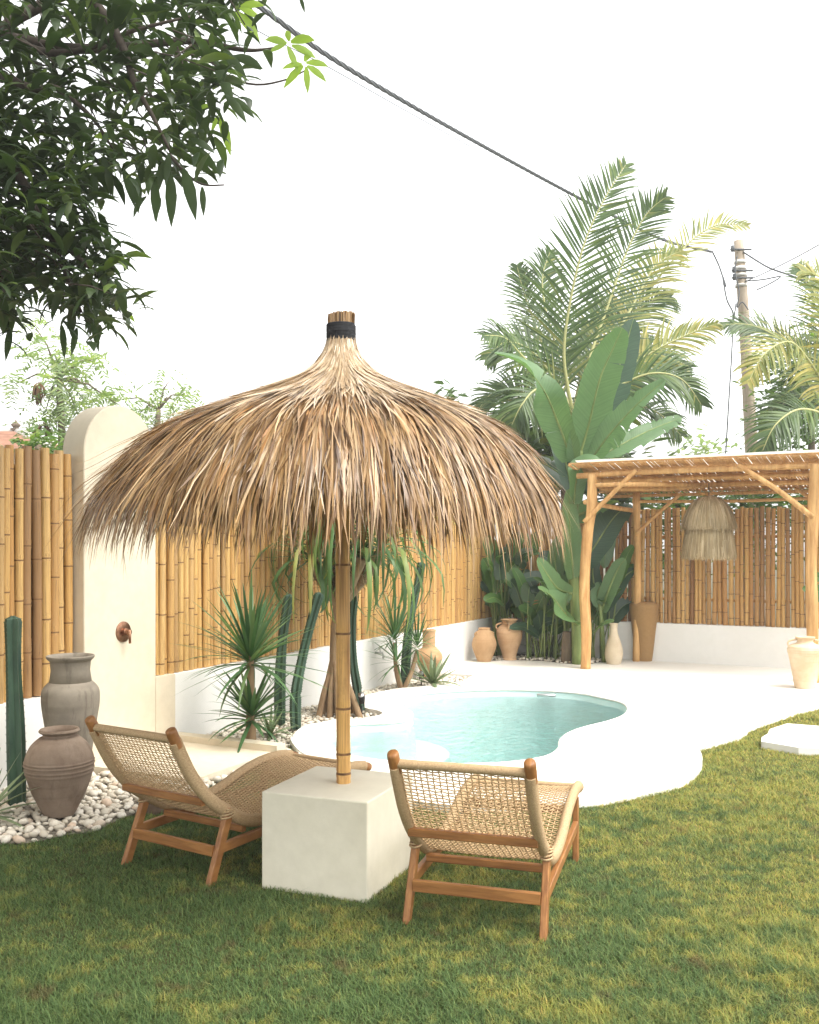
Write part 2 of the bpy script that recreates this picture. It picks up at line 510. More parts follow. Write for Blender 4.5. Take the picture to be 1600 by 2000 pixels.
c = t.mix(t.ramp(n3, [(.59, 0), (.70, .75)]), c, (.17, .105, .05))
M['grass_blade'] = t.finish(c, .6, spec=.2, trans=.35, tcol=c)

t = NT('pebble'); g = t.n('NewGeometry'); oi = t.n('ObjectInfo')
rr = t.n('Math', _operation='ADD'); t.l(g.outputs['Random Per Island'], rr.inputs[0]); t.l(oi.outputs['Random'], rr.inputs[1])
fr = t.n('Math', _operation='FRACT'); t.l(rr.outputs[0], fr.inputs[0])
n = t.noise(t.pos(), 55, 5, .6)
c = t.mix(t.ramp(n, [(.4, .35), (.65, 0)]), t.ramp(fr.outputs[0], [(0, (.52, .47, .38)), (.4, (.66, .61, .51)), (.7, (.74, .70, .61)), (.92, (.60, .55, .46)), (1, (.62, .46, .34))]), (.44, .37, .28))
M['pebble'] = t.finish(c, .65, t.bump(n, .15, .004), spec=.3)
t = NT('bed_soil'); n = t.noise(t.pos(), 40, 5, .6); M['bed_soil'] = t.finish(t.ramp(n, [(.35, (.10, .085, .065)), (.65, (.30, .27, .22))]), .95, t.bump(n, .6, .02))
t = NT('planting_soil'); n = t.noise(t.pos(), 30, 5, .6); M['planting_soil'] = t.finish(t.ramp(n, [(.35, (.03, .022, .015)), (.65, (.07, .05, .035))]), .95, t.bump(n, .6, .02))
t = NT('far_ground'); n = t.noise(t.pos(), .4, 5, .6); M['far_ground'] = t.finish(t.ramp(n, [(.35, (.06, .07, .03)), (.65, (.12, .10, .06))]), .95)

t = NT('copper'); n = t.noise(t.coords('Object', (40, 40, 40)), 1, 3); M['copper'] = t.finish(t.ramp(n, [(.35, (.24, .12, .075)), (.7, (.36, .20, .12))]), .38, metallic=1.0)
t = NT('black_plastic'); M['black_plastic'] = t.finish((.015, .016, .018), .45)
t = NT('steel'); M['steel'] = t.finish((.55, .55, .54), .3, metallic=1.0)
t = NT('cable_black'); M['cable_black'] = t.finish((.085, .092, .10), .55)
t = NT('grey_metal'); n = t.noise(t.pos(), 6, 3); _gm = t.finish(t.ramp(n, [(.3, (.48, .46, .42)), (.7, (.62, .60, .56))]), .5)
M['grey_metal'] = _gm
t = NT('roof_film'); M['roof_film'] = t.finish((.82, .82, .79), .5, trans=.7, tcol=(.85, .84, .80))
t = NT('roof_tile'); n = t.noise(t.coords('Object', (3, 3, 3), rnd=True), 1, 4); M['roof_tile'] = t.finish(t.ramp(n, [(.35, (.36, .20, .14)), (.65, (.50, .31, .22))]), .8)
t = NT('house_wall'); M['house_wall'] = t.finish((.55, .50, .42), .8)
t = NT('dark_glass'); M['dark_glass'] = t.finish((.03, .035, .04), .1, spec=.6)
t = NT('rattan'); w = t.coords('Object', (1, 1, 1))
wv = t.n('TexWave', _wave_type='BANDS', _bands_direction='Z'); wv.inputs['Scale'].default_value = 22; wv.inputs['Distortion'].default_value = 1.5; wv.inputs['Detail'].default_value = 3; t.l(w, wv.inputs['Vector'])
n = t.noise(t.coords('Object', (30, 30, 30)), 1, 4)
M['rattan'] = t.finish(t.mix(t.ramp(n, [(.3, 0), (.7, 1)]), t.mix(wv.outputs['Fac'], (.27, .15, .055), (.42, .25, .10)), (.38, .225, .09)), .75, t.bump(wv.outputs['Fac'], .6, .01))

t = NT('pool_water')
p = t.pos()
n1 = t.noise(p, 5.5, 3, .55, .6); n2 = t.noise(p, 17, 2, .5, .3)
h = t.mix(.35, n1, n2)
bm = t.bump(h, .9, .06)
fres = t.n('Fresnel'); fres.inputs['IOR'].default_value = 1.333; t.l(bm, fres.inputs['Normal'])
tr = t.n('BsdfTransparent'); tr.inputs[0].default_value = (.93, .99, .985, 1)
gl = t.n('BsdfGlossy'); gl.inputs['Roughness'].default_value = .04; t.l(bm, gl.inputs['Normal'])
mx = t.n('MixShader'); t.l(fres.outputs[0], mx.inputs[0]); t.l(tr.outputs[0], mx.inputs[1]); t.l(gl.outputs[0], mx.inputs[2])
t.l(mx.outputs[0], t.out.inputs['Surface'])
va = t.n('VolumeAbsorption'); va.inputs['Color'].default_value = (.40, .955, .925, 1); va.inputs['Density'].default_value = .13
t.l(va.outputs[0], t.out.inputs['Volume'])
M['pool_water'] = t.mat

# ------------------------------------------------------------------ plan outlines (metres, from points on the ground)
DECK = .05
def plan(pts, z=DECK, n=4, closed=False):
    return [(gp(p.x, p.y, z).x, gp(p.x, p.y, z).y) for p in catmull([V((a, b, 0)) for a, b in pts], n, closed)]
def plan_raw(pts, z=DECK):
    return [(gp(a, b, z).x, gp(a, b, z).y) for a, b in pts]

# left wall runs along WU from WO (behind = along WN); the right wall starts at its far corner
WO, WU, WN = V((-2.66, 6.21, 0)), V((.445, .8955, 0)), V((-.8955, .445, 0))
def W(s, off=0.0, z=0.0):
    return WO + WU * s + WN * off + V((0, 0, z))
CS = 8.88
CO, RU, RN = W(CS), V((.885, -.466, 0)), V((.466, .885, 0))
def RW(t_, off=0.0, z=0.0):
    return CO + RU * t_ + RN * off + V((0, 0, z))
WALL_H, FENCE_L, FENCE_R = .576, 2.27, 2.13

pool_px = [(636, 1442), (647, 1458), (685, 1475), (763, 1487), (880, 1492), (990, 1489), (1063, 1478), (1091, 1462), (1095, 1445), (1112, 1431), (1142, 1420), (1186, 1409), (1216, 1398), (1227, 1385),
           (1216, 1372), (1172, 1361), (1129, 1353), (1063, 1348), (976, 1346), (888, 1349), (822, 1355), (779, 1364), (765, 1374), (788, 1382), (805, 1394), (795, 1405), (757, 1411), (700, 1413), (661, 1420)]
POOL = plan(pool_px, .06, 5, True)
coping_px = [(568, 1445), (575, 1434), (592, 1419), (625, 1411), (658, 1405), (692, 1404), (727, 1400), (747, 1394), (738, 1388), (718, 1384), (702, 1376), (707, 1362), (740, 1352), (775, 1345), (830, 1340), (890, 1336), (976, 1333), (1063, 1334),
             (1140, 1340), (1220, 1351), (1275, 1365), (1300, 1382), (1287, 1397), (1230, 1416), (1178, 1431), (1160, 1447), (1164, 1468), (1150, 1485), (1100, 1499), (1000, 1510), (850, 1512), (720, 1505), (640, 1488), (590, 1470)]
COPING = plan(coping_px, .06, 4, True)

lawn_edge_a = plan([(1790, 1330), (1690, 1352), (1600, 1376), (1530, 1396), (1463, 1419)], n=5)
lawn_edge_b = plan([(1463, 1419), (1450, 1433), (1412, 1444), (1359, 1457)], n=5)
lawn_edge_c = plan([(1359, 1457), (1369, 1469), (1372, 1484), (1366, 1499), (1345, 1518), (1300, 1534), (1225, 1550), (1134, 1563), (980, 1573), (850, 1570), (740, 1547), (650, 1513), (592, 1479), (570, 1449)], n=5)
LAWN_EDGE = lawn_edge_a[:-1] + lawn_edge_b[:-1] + lawn_edge_c
bed_edge = plan([(570, 1449), (577, 1434), (594, 1420), (626, 1412), (658, 1406), (692, 1405), (727, 1401), (745, 1394), (737, 1389), (717, 1385), (701, 1377), (706, 1364), (740, 1354), (775, 1347), (830, 1343), (890, 1336), (925, 1318)], n=4)
far_side = [tuple(W(6.35, .03))[:2], tuple(W(CS, .03))[:2], tuple(RW(7.5, .03))[:2]]
DECK_OUT = LAWN_EDGE + bed_edge[1:] + far_side

# the ground: one big sheet with openings for the pool
gm = MB()
POOL_BIG = []
cx = sum(p[0] for p in POOL) / len(POOL); cy = sum(p[1] for p in POOL) / len(POOL)
def offset_loop(loop, d):
    n = len(loop); out = []
    for i in range(n):
        a, b = V((*loop[i - 1], 0)), V((*loop[(i + 1) % n], 0))
        t_ = (b - a).normalized()
        out.append((loop[i][0] + t_.y * d, loop[i][1] - t_.x * d))
    return out
_area = sum(POOL[i - 1][0] * POOL[i][1] - POOL[i][0] * POOL[i - 1][1] for i in range(len(POOL)))
SGN = 1 if _area > 0 else -1
POOL_BIG = offset_loop(POOL, .03 * SGN)
gm.poly([(-400, -100), (400, -100), (400, 900), (-400, 900)], -.03, [POOL_BIG])
part('ground', gm, M['far_ground'], kind='structure')

LAWN = [(-5, -2.5), (9, -2.5), (9, 8.6)] + LAWN_EDGE + [tuple(gp(556, 1478, .0))[:2], tuple(gp(405, 1541, .0))[:2], tuple(gp(335, 1584, 0))[:2], tuple(gp(250, 1596, 0))[:2], tuple(gp(215, 1612, 0))[:2], tuple(gp(190, 1627, 0))[:2], tuple(gp(130, 1634, 0))[:2], tuple(gp(60, 1650, 0))[:2], tuple(gp(-40, 1655, 0))[:2], tuple(gp(-260, 1660, 0))[:2], (-5, 4.0)]
lm = MB(); lm.poly(LAWN, 0.0)
part('lawn', lm, M['lawn_soil'], kind='structure')

dm = MB(); dm.poly(DECK_OUT, DECK, [POOL_BIG]); dm.skirt(DECK_OUT, -.03, DECK)
part('pool_deck', dm, M['deck_plaster'], kind='structure', smooth=False)

# ------------------------------------------------------------------ the pool
pool = thing('swimming_pool', 'kidney shaped plunge pool with pale turquoise water and a white plaster rim', 'pool', (cx, cy, 0))
cm = MB()
cm.poly(COPING, .062, [POOL])
cm.skirt(COPING, -.03, .062, out=(SGN > 0))
part('coping', cm, M['deck_plaster'], pool, smooth=False)
nose = MB(); nose.tube([(p[0], p[1], .052) for p in POOL] + [(*POOL[0], .052)], .014, 8, cap=False)
part('coping_edge', nose, M['deck_plaster'], pool)
sh = MB()
inner = offset_loop(POOL, -.10 * SGN)
n = len(POOL)
tb = [sh.vert((*p, .06)) for p in POOL]; mb_ = [sh.vert((*p, -.75)) for p in inner]
for k in range(n):
    q = (tb[k], tb[(k + 1) % n], mb_[(k + 1) % n], mb_[k])
    sh.face(q if SGN < 0 else q[::-1])
sh.poly(POOL_BIG, -.80)
part('basin', sh, M['pool_plaster'], pool)
st = MB()
pc = gp(700, 1391, DECK)
ring = [(pc.x + .86 * math.cos(2 * PI * k / 48), pc.y + .84 * math.sin(2 * PI * k / 48)) for k in range(48)]
st.poly(ring, -.34); st.skirt(ring, -.8, -.34)
part('step', st, M['pool_plaster'], pool)
wt = MB(); big2 = offset_loop(POOL, .022 * SGN)
wt.poly(big2, -.018)
nb = len(wt.v)
wt.skirt(big2, -.79, -.018, out=(SGN > 0))
bt = MB(); bt.poly(big2, -.79)
o0 = len(wt.v)
for v_ in bt.v: wt.vert(v_)
for f_ in bt.f: wt.face([o0 + k for k in f_][::-1])
part('water', wt, M['pool_water'], pool, smooth=False)
ov = MB(); op = gp(1067, 1361, .0)
ov.box((op.x, op.y - .005, .015), (.20, .03, .035), rz=-.12, bev=.006)
part('overflow_slot', ov, M['steel'], pool)

# ------------------------------------------------------------------ shower tray and arched pillar
def prism_strip(mb, poly_xy, z0, z1):
    a = sum(poly_xy[i - 1][0] * poly_xy[i][1] - poly_xy[i][0] * poly_xy[i - 1][1] for i in range(len(poly_xy)))
    p = poly_xy if a > 0 else poly_xy[::-1]
    mb.poly(p, z1); mb.skirt(p, z0, z1)

S1, S2, S3 = .715, 1.47, 1.70
tray = thing('shower_tray', 'low square cream shower tray with a raised kerb beside the pebbles', 'shower tray', tuple(W(1.2, -.5)))
tr_ = MB()
T0, T1, TD = .68, 1.72, 1.02
q = [W(T0, -.004), W(T1, -.004), W(T1, -TD), W(T0, -TD)]
prism_strip(tr_, [(p.x, p.y) for p in q], -.02, .055)
part('tray_slab', tr_, M['cream_plaster'], tray, smooth=False)
kb = MB()
k = [W(T1 - .085, -.006), W(T1 + .03, -.006), W(T1 + .03, -TD - .02), W(T1 - .085, -TD - .02)]
prism_strip(kb, [(p.x, p.y) for p in k], -.02, .105)
part('kerb', kb, M['cream_plaster'], tray, smooth=False)
dr = MB(); dc = W(1.15, -.45)
dr.lathe([(.0, 0), (.045, 0), (.045, .004), (.038, .005), (.0, .005)], (dc.x, dc.y, .0545), 20)
part('drain', dr, M['steel'], tray)

pil = thing('shower_pillar', 'tall cream shower pillar with a rounded arch top standing against the bamboo fence', 'shower pillar', tuple(W(1.09, .08)))
pm = MB()
half = (S2 - S1) / 2; midS = (S1 + S2) / 2; zc = 2.29
prof = [(S1, -.02), (S2, -.02)] + [(midS + half * math.cos(a), zc + half * math.sin(a)) for a in [PI * i / 28 for i in range(29)]]
fr = [pm.vert(W(s_, -.012, z_)) for s_, z_ in prof]; bk = [pm.vert(W(s_, .20, z_)) for s_, z_ in prof]
pm.face(fr); pm.face(bk[::-1])
for i in range(len(prof)):
    j = (i + 1) % len(prof)
    pm.face((fr[j], fr[i], bk[i], bk[j]))
po = part('column', pm, M['cream_plaster'], pil, sharp=40)
bv = po.modifiers.new('edge', 'BEVEL'); bv.width = .008; bv.segments = 2; bv.limit_method = 'ANGLE'; bv.angle_limit = math.radians(50)
lp = MB()
prism_strip(lp, [tuple(W(S2 + .001, -.010))[:2], tuple(W(S3, -.010))[:2], tuple(W(S3, .05))[:2], tuple(W(S2 + .001, .05))[:2]], -.02, WALL_H + .004)
part('skirting_panel', lp, M['cream_plaster'], pil, smooth=False)

# shower mixer on the pillar
vp = W(1.045, -.014, 0)
rr_ = (240 - HX) / F
s_v = 0.0
for i in range(200):
    s_try = S1 + i * .004
    p = W(s_try, -.012)
    if p.x / p.y > rr_:
        s_v = s_try; break
pv = W(s_v, -.012); zv = EYE - (1234 - HY) / F * pv.y
mix = thing('shower_valve', 'round copper shower valve with a lever handle on the cream pillar', 'shower valve', (pv.x, pv.y, zv))
def facing_lathe(mb, prof, origin, nrm, n=24):
    nrm = V(nrm).normalized(); x = V((0, 0, 1)).cross(nrm).normalized(); y = nrm.cross(x)
    rings = []
    for r_, h_ in prof:
        rings.append([mb.vert(V(origin) + nrm * h_ + x * (r_ * math.cos(a)) + y * (r_ * math.sin(a))) for a in [2 * PI * k_ / n for k_ in range(n)]])
    for a, b in zip(rings, rings[1:]):
        for k_ in range(n):
            mb.face((a[k_], a[(k_ + 1) % n], b[(k_ + 1) % n], b[k_]))
    mb.face(rings[-1])
NF = -WN
vm = MB(); facing_lathe(vm, [(.078, -.004), (.078, .006), (.072, .010), (.03, .012)], (pv.x, pv.y, zv), NF)
part('cover_plate', vm, M['copper'], mix, sharp=40)
vm = MB(); facing_lathe(vm, [(.028, .01), (.028, .035), (.022, .038), (.02, .07), (.004, .074)], (pv.x, pv.y, zv), NF)
part('valve_body', vm, M['copper'], mix, sharp=40)
vm = MB(); hb = V((pv.x, pv.y, zv)) + NF * .064
vm.tube([hb + V((0, 0, .014)), hb + NF * .004 + V((0, 0, -.085))], [.011, .009], 10)
part('lever', vm, M['copper'], mix)

# ------------------------------------------------------------------ white low walls
lw = thing('garden_wall', 'low white plastered wall under the bamboo fence along the left side of the garden', 'wall', tuple(W(4, .1)))
wm = MB()
for a, b in ((-3.0, S1 - .002), (S2 + .002, CS + .18)):
    prism_strip(wm, [tuple(W(a, 0))[:2], tuple(W(b, 0))[:2], tuple(W(b, .19))[:2], tuple(W(a, .19))[:2]], -.03, WALL_H)
wo = part('wall_body', wm, M['white_plaster'], lw, smooth=False)
bv = wo.modifiers.new('edge', 'BEVEL'); bv.width = .01; bv.segments = 2; bv.limit_method = 'ANGLE'; bv.angle_limit = math.radians(60)
rw = thing('garden_wall', 'low white plastered wall under the brown bamboo fence behind the pergola', 'wall', tuple(RW(3, .1)))
wm = MB()
prism_strip(wm, [tuple(RW(.002, 0))[:2], tuple(RW(8.2, 0))[:2], tuple(RW(8.2, .19))[:2], tuple(RW(.002, .19))[:2]], -.03, WALL_H - .006)
wo = part('wall_body', wm, M['white_plaster'], rw, smooth=False)
bv = wo.modifiers.new('edge', 'BEVEL'); bv.width = .01; bv.segments = 2; bv.limit_method = 'ANGLE'; bv.angle_limit = math.radians(60)

# ------------------------------------------------------------------ bamboo fences: every pole a part
def bamboo_mesh(name, length, seed, mats, sides=10, gap=.30):
    r_ = random.Random(seed); mb = MB()
    z = 0.0; nodes = []
    z = r_.uniform(.05, gap)
    while z < length - .04:
        nodes.append(z); z += gap * r_.uniform(.8, 1.25)
    rings = [(0, 1.0, 1)]
    for nz in nodes:
        rings += [(nz - .022, .97, 0), (nz - .006, 1.07, 1), (nz + .004, .96, 1), (nz + .016, 1.05, 0), (nz + .05, .98, 0)]
    rings.append((length, .96, 0))
    bx, by = r_.uniform(-.28, .28), r_.uniform(-.28, .28)
    prev = None
    for z, rad, m in rings:
        k_ = 4 * (z / length) * (1 - z / length)
        ring = [mb.vert((bx * k_ + rad * math.cos(2 * PI * i / sides), by * k_ + rad * math.sin(2 * PI * i / sides), z)) for i in range(sides)]
        if prev:
            for i in range(sides):
                mb.face((prev[0][i], prev[0][(i + 1) % sides], ring[(i + 1) % sides], ring[i]), 1 if (prev[1] and m) else 0)
        prev = (ring, m)
    inn = [mb.vert((bx * 0 + .72 * math.cos(2 * PI * i / sides), .72 * math.sin(2 * PI * i / sides), length)) for i in range(sides)]
    low = [mb.vert((.72 * math.cos(2 * PI * i / sides), .72 * math.sin(2 * PI * i / sides), length - .06)) for i in range(sides)]
    for i in range(sides):
        j = (i + 1) % sides
        mb.face((prev[0][i], prev[0][j], inn[j], inn[i]), 2); mb.face((inn[i], inn[j], low[j], low[i]), 2)
    mb.face(low, 2)
    return mb.mesh(name, mats)

GB = [M['gold_bamboo'], M['bamboo_node'], M['bamboo_end']]
BB = [M['brown_bamboo'], M['bamboo_node'], M['bamboo_end']]
gold_v = [bamboo_mesh('bamboo_pole', FENCE_L - WALL_H, 100 + i, GB, gap=.34) for i in range(14)]
brown_v = [bamboo_mesh('bamboo_pole', FENCE_R - WALL_H, 200 + i, BB, gap=.36) for i in range(14)]

def fence_run(parent, fn, s0, s1, variants, rmin, rmax, zbase, length, gapf, rs, off):
    s = s0
    while s < s1:
        rad = rs.uniform(rmin, rmax)
        if s + 2 * rad > s1 + .01: break
        p = fn(s + rad, off + rs.uniform(-.012, .012) + rad)
        o = link_mesh('bamboo_pole', rs.choice(variants), (p.x, p.y, zbase + rs.uniform(.0, .008)), (rs.uniform(-.008, .008), rs.uniform(-.008, .008), rs.uniform(0, 6.28)), (rad, rad, 1 + rs.uniform(-.012, .016)), parent)
        s += 2 * rad * gapf(rs)
rs = random.Random(11)
fl = thing('bamboo_fence', 'golden bamboo pole fence on the low white wall along the left side', 'fence', tuple(W(4, .1, WALL_H)))
fence_run(fl, W, -1.9, S1 - .005, gold_v, .026, .038, WALL_H, 0, lambda r: r.uniform(1.0, 1.06), rs, .05)
fence_run(fl, W, S2 + .008, CS + .12, gold_v, .022, .033, WALL_H, 0, lambda r: r.uniform(.99, 1.07), rs, .05)
for a, b in ((-1.9, S1 - .01), (S2 + .01, CS)):  # dark sheet added behind the poles so their gaps look shaded
    bkm = MB(); prism_strip(bkm, [tuple(W(a, .178))[:2], tuple(W(b, .178))[:2], tuple(W(b, .184))[:2], tuple(W(a, .184))[:2]], WALL_H + .002, FENCE_L - .10)
    part('gap_shade_sheet', bkm, M['gap_shade'], fl, smooth=False)
frt = thing('bamboo_fence', 'brown weathered bamboo pole fence with bright gaps on the wall behind the pergola', 'fence', tuple(RW(3, .1, WALL_H)))
fence_run(frt, RW, -.02, 6.6, brown_v, .024, .036, WALL_H - .006, 0, lambda r: r.uniform(.98, 1.05) if r.random() > .14 else r.uniform(1.10, 1.22), rs, .05)
for parent, fn, rng, zs in ((fl, W, ((-1.9, S1 - .02), (S2 + .02, CS)), (.95, 1.85)), (frt, RW, ((.1, 6.6),), (.9, 1.75))):
    for a, b in rng:
        for zz in zs:
            rm = MB(); rm.tube([fn(a, .145, zz), fn((a + b) / 2, .147, zz), fn(b, .145, zz)], .022, 8)
            part('fence_rail', rm, M['brown_bamboo'], parent)

# small tap on the wall by the second yucca
ts = 0
for i in range(900):
    p = W(i * .01)
    if p.x / p.y > (733 - HX) / F:
        ts = i * .01; break
p = W(ts, -.002); zt = EYE - (1275 - HY) / F * p.y
tap = thing('garden_tap', 'small metal tap on the white wall near the slender yucca', 'tap', (p.x, p.y, zt))
tm = MB(); b0 = V((p.x, p.y, zt)); tm.tube([b0 + WN * .01, b0 - WN * .09], .014, 8); tm.tube([b0 - WN * .08 + V((0, 0, .004)), b0 - WN * .10 + V((0, 0, -.02)), b0 - WN * .10 + V((0, 0, -.06))], .012, 8)
part('spout', tm, M['steel'], tap)
tm = MB(); tm.tube([b0 - WN * .06 + V((0, 0, .01)), b0 - WN * .06 + V((0, 0, .05))], .007, 6); tm.tube([b0 - WN * .06 + V((0, 0, .05)) - WU * .035, b0 - WN * .06 + V((0, 0, .05)) + WU * .035], .008, 6)
part('tap_handle', tm, M['steel'], tap)

# stepping stone slab on the lawn, right
sl = MB()
slab_px = [(1487, 1448), (1488, 1440), (1500, 1433), (1504, 1424), (1538, 1413), (1640, 1421), (1720, 1436), (1700, 1466), (1600, 1461), (1560, 1460)]
SLAB = plan_raw(slab_px, .06)
prism_strip(sl, SLAB, -.01, .06)
so = part('stepping_stone', sl, M['white_plaster'], smooth=False)
tag(so, 'white stepping slab lying in the lawn at the right edge beside the deck', 'stepping stone')
bv = so.modifiers.new('edge', 'BEVEL'); bv.width = .012; bv.segments = 2; bv.limit_method = 'ANGLE'; bv.angle_limit = math.radians(50)

# ------------------------------------------------------------------ pebble beds and the planting corner
BED_A = [tuple(p)[:2] for p in (gp(335, 1582, 0), gp(250, 1595, 0), gp(215, 1610, 0), gp(190, 1625, 0), gp(130, 1632, 0), gp(60, 1648, 0), gp(-40, 1653, 0), gp(-260, 1658, 0))] + [tuple(W(-2.6, 0))[:2], tuple(W(T0 + .0, 0))[:2], tuple(W(T0, -TD))[:2], tuple(W(1.25, -TD - .02))[:2]]
BED_B = [tuple(W(T1 + .03, 0))[:2], tuple(W(T1 + .03, -TD - .02))[:2], tuple(gp(562, 1476, 0))[:2]] + bed_edge + [tuple(W(6.35, 0))[:2]]
corner_px = [(955, 1291), (1000, 1289), (1060, 1291), (1100, 1296), (1150, 1297), (1190, 1291), (1215, 1284)]
BED_C = plan_raw(corner_px, DECK) + [tuple(RW(1.9, 0))[:2], tuple(CO)[:2], tuple(W(CS - .75, 0))[:2]]

def pebble_mesh(seed):
    r_ = random.Random(seed); mb = MB()
    sx, sy, sz = 1.0, r_.uniform(.62, .9), r_.uniform(.42, .62)
    ph = r_.uniform(0, 9)
    rows = []
    for j in range(1, 4):
        th = PI * j / 4
        row = []
        for i in range(8):
            a = 2 * PI * i / 8
            d = V((math.sin(th) * math.cos(a), math.sin(th) * math.sin(a), math.cos(th)))
            k_ = 1 + .22 * mnoise.noise(d * 1.3 + V((ph, ph, 0)))
            row.append(mb.vert((d.x * sx * k_, d.y * sy * k_, d.z * sz * k_)))
        rows.append(row)
    top = mb.vert((0, 0, sz)); bot = mb.vert((0, 0, -sz))
    for i in range(8):
        j = (i + 1) % 8
        mb.face((top, rows[0][i], rows[0][j])); mb.face((rows[0][i], rows[1][i], rows[1][j], rows[0][j])); mb.face((rows[1][i], rows[2][i], rows[2][j], rows[1][j])); mb.face((rows[2][i], bot, rows[2][j]))
    return mb
PB = [pebble_mesh(i) for i in range(8)]
PBM = [m_.mesh('pebble', M['pebble']) for m_ in PB]

def scatter_pebbles(poly, count, rmin, rmax, parent, zb, rs, singles, layers=1.5):
    xs = [p[0] for p in poly]; ys = [p[1] for p in poly]
    pts = []
    A = np.array([[rs.uniform(min(xs), max(xs)), rs.uniform(min(ys), max(ys))] for _ in range(count * 6)])
    ok = inside(A[:, 0], A[:, 1], poly)
    A = A[ok]
    # keep them apart a little
    kept = []
    cell = {}
    for x, y in A:
        rad = rs.uniform(rmin, rmax)
        key = (int(x / (2 * rmax)), int(y / (2 * rmax)))
        bad = False
        for i in (-1, 0, 1):
            for j in (-1, 0, 1):
                for (a, b, r2) in cell.get((key[0] + i, key[1] + j), ()):
                    if (a - x) ** 2 + (b - y) ** 2 < (.62 * (rad + r2)) ** 2: bad = True
        if bad: continue
        cell.setdefault(key, []).append((x, y, rad)); kept.append((x, y, rad))
        if len(kept) >= count: break
    kept.sort(key=lambda k_: k_[0] ** 2 + k_[1] ** 2)
    mb = MB()
    for i, (x, y, rad) in enumerate(kept):
        z = zb + rad * rs.uniform(.15, .75)
        rot = (rs.uniform(-.45, .45), rs.uniform(-.45, .45), rs.uniform(0, 6.28))
        k_ = rs.randrange(8)
        if i < singles:
            link_mesh('pebble', PBM[k_], (x, y, z), rot, (rad, rad, rad), parent)
        else:
            from mathutils import Euler
            mt = Matrix.Translation((x, y, z)) @ Euler(rot).to_matrix().to_4x4() @ Matrix.Scale(rad, 4)
            b0 = len(mb.v)
            for v_ in PB[k_].v: mb.vert(mt @ V(v_))
            for f_ in PB[k_].f: mb.face([b0 + q_ for q_ in f_])
    if mb.f:
        part('loose_pebbles', mb, M['pebble'], parent, kind='stuff')
    return len(kept)

rs = random.Random(5)
ba = MB(); ba.poly(BED_A, .004)
ba_o = part('pebble_bed', ba, M['bed_soil'], kind='structure')
OFF[ba_o] = V((0, 0, 0))
scatter_pebbles(BED_A, 1700, .018, .040, ba_o, .004, rs, 290)
bb = MB(); bb.poly(BED_B, .004)
bb_o = part('pebble_bed', bb, M['bed_soil'], kind='structure')
OFF[bb_o] = V((0, 0, 0))
scatter_pebbles(BED_B, 2600, .016, .034, bb_o, .004, rs, 290)
bc = MB(); bc.poly(BED_C, DECK + .004)
bc_o = part('planting_bed', bc, M['planting_soil'], kind='structure')
OFF[bc_o] = V((0, 0, 0))
edge_c = plan_raw(corner_px, DECK) ; inner_c = plan_raw([(a, b - 7) for a, b in corner_px], DECK)
scatter_pebbles(edge_c + inner_c[::-1], 330, .018, .036, bc_o, DECK, rs, 0)

# ------------------------------------------------------------------ thatched parasol on its block
AX, BX = V((.933, -.361, 0)), V((.361, .933, 0))
BF = gp(718, 1765, 0)
BLK = BF - AX * .272 + BX * .285
POLE = V((BLK.x + .018, BLK.y, 0))
par = thing('thatched_parasol', 'shaggy palm thatch parasol on a bamboo pole set in a square plaster block', 'parasol', tuple(BLK))
bm_ = MB(); bm_.box((BLK.x, BLK.y, .2175), (.544, .57, .475), rz=math.atan2(AX.y, AX.x))
bo = part('base_block', bm_, M['block_plaster'], par, smooth=False)
bv = bo.modifiers.new('edge', 'BEVEL'); bv.width = .007; bv.segments = 2
# bamboo pole with nodes
pm = MB()
rings = []
zs = [(.44, .035, 0)]
for nz in (.505, .60, .82, 1.185, 1.52, 1.86, 2.2):
    zs += [(nz - .03, .0345, 0), (nz - .008, .0368, 1), (nz + .003, .034, 1), (nz + .012, .0362, 0), (nz + .05, .0345, 0)]
zs += [(2.55, .033, 0)]
prev = None
for z, r_, m in zs:
    lean = (z - .45) * -.004
    ring = [pm.vert((POLE.x + lean + r_ * math.cos(2 * PI * i / 20), POLE.y + r_ * math.sin(2 * PI * i / 20), z)) for i in range(20)]
    if prev:
        for i in range(20):
            pm.face((prev[0][i], prev[0][(i + 1) % 20], ring[(i + 1) % 20], ring[i]), 1 if prev[1] and m else 0)
    prev = (ring, m)
part('pole', pm, [M['pole_bamboo'], M['bamboo_node']], par)

PR = [(.062, 2.655), (.066, 2.60), (.095, 2.53), (.145, 2.475), (.22, 2.42), (.38, 2.345), (.56, 2.265), (.735, 2.185), (.875, 2.095), (.97, 1.99), (1.035, 1.88), (1.085, 1.79), (1.11, 1.69), (1.13, 1.60)]
PRc = catmull([V((a, b, 0)) for a, b in PR], 10)
cum = [0.0]
for a, b in zip(PRc, PRc[1:]): cum.append(cum[-1] + (b - a).length)
TOT = cum[-1]
def prof_at(s):
    s = max(0, min(TOT, s))
    lo, hi = 0, len(cum) - 1
    while hi - lo > 1:
        m = (lo + hi) // 2
        if cum[m] <= s: lo = m
        else: hi = m
    f = (s - cum[lo]) / max(1e-9, cum[hi] - cum[lo])
    p = PRc[lo].lerp(PRc[hi], f); t_ = (PRc[hi] - PRc[lo]).normalized()
    return p, t_
S_R = lambda r_: next(c for c, p in zip(cum, PRc) if p.x >= r_)
PXC, PYC = POLE.x - .012, POLE.y
def flare(a, r_):
    k_ = max(0, (r_ - .5) / .65)
    return r_ * (1 + .062 * k_ * math.cos(a - PI)) 
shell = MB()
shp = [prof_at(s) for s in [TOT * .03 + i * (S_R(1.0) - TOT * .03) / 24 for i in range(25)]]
shell.lathe([(max(.02, p.x - .035), p.y - .03) for p, _ in shp], (PXC, PYC, 0), 48)
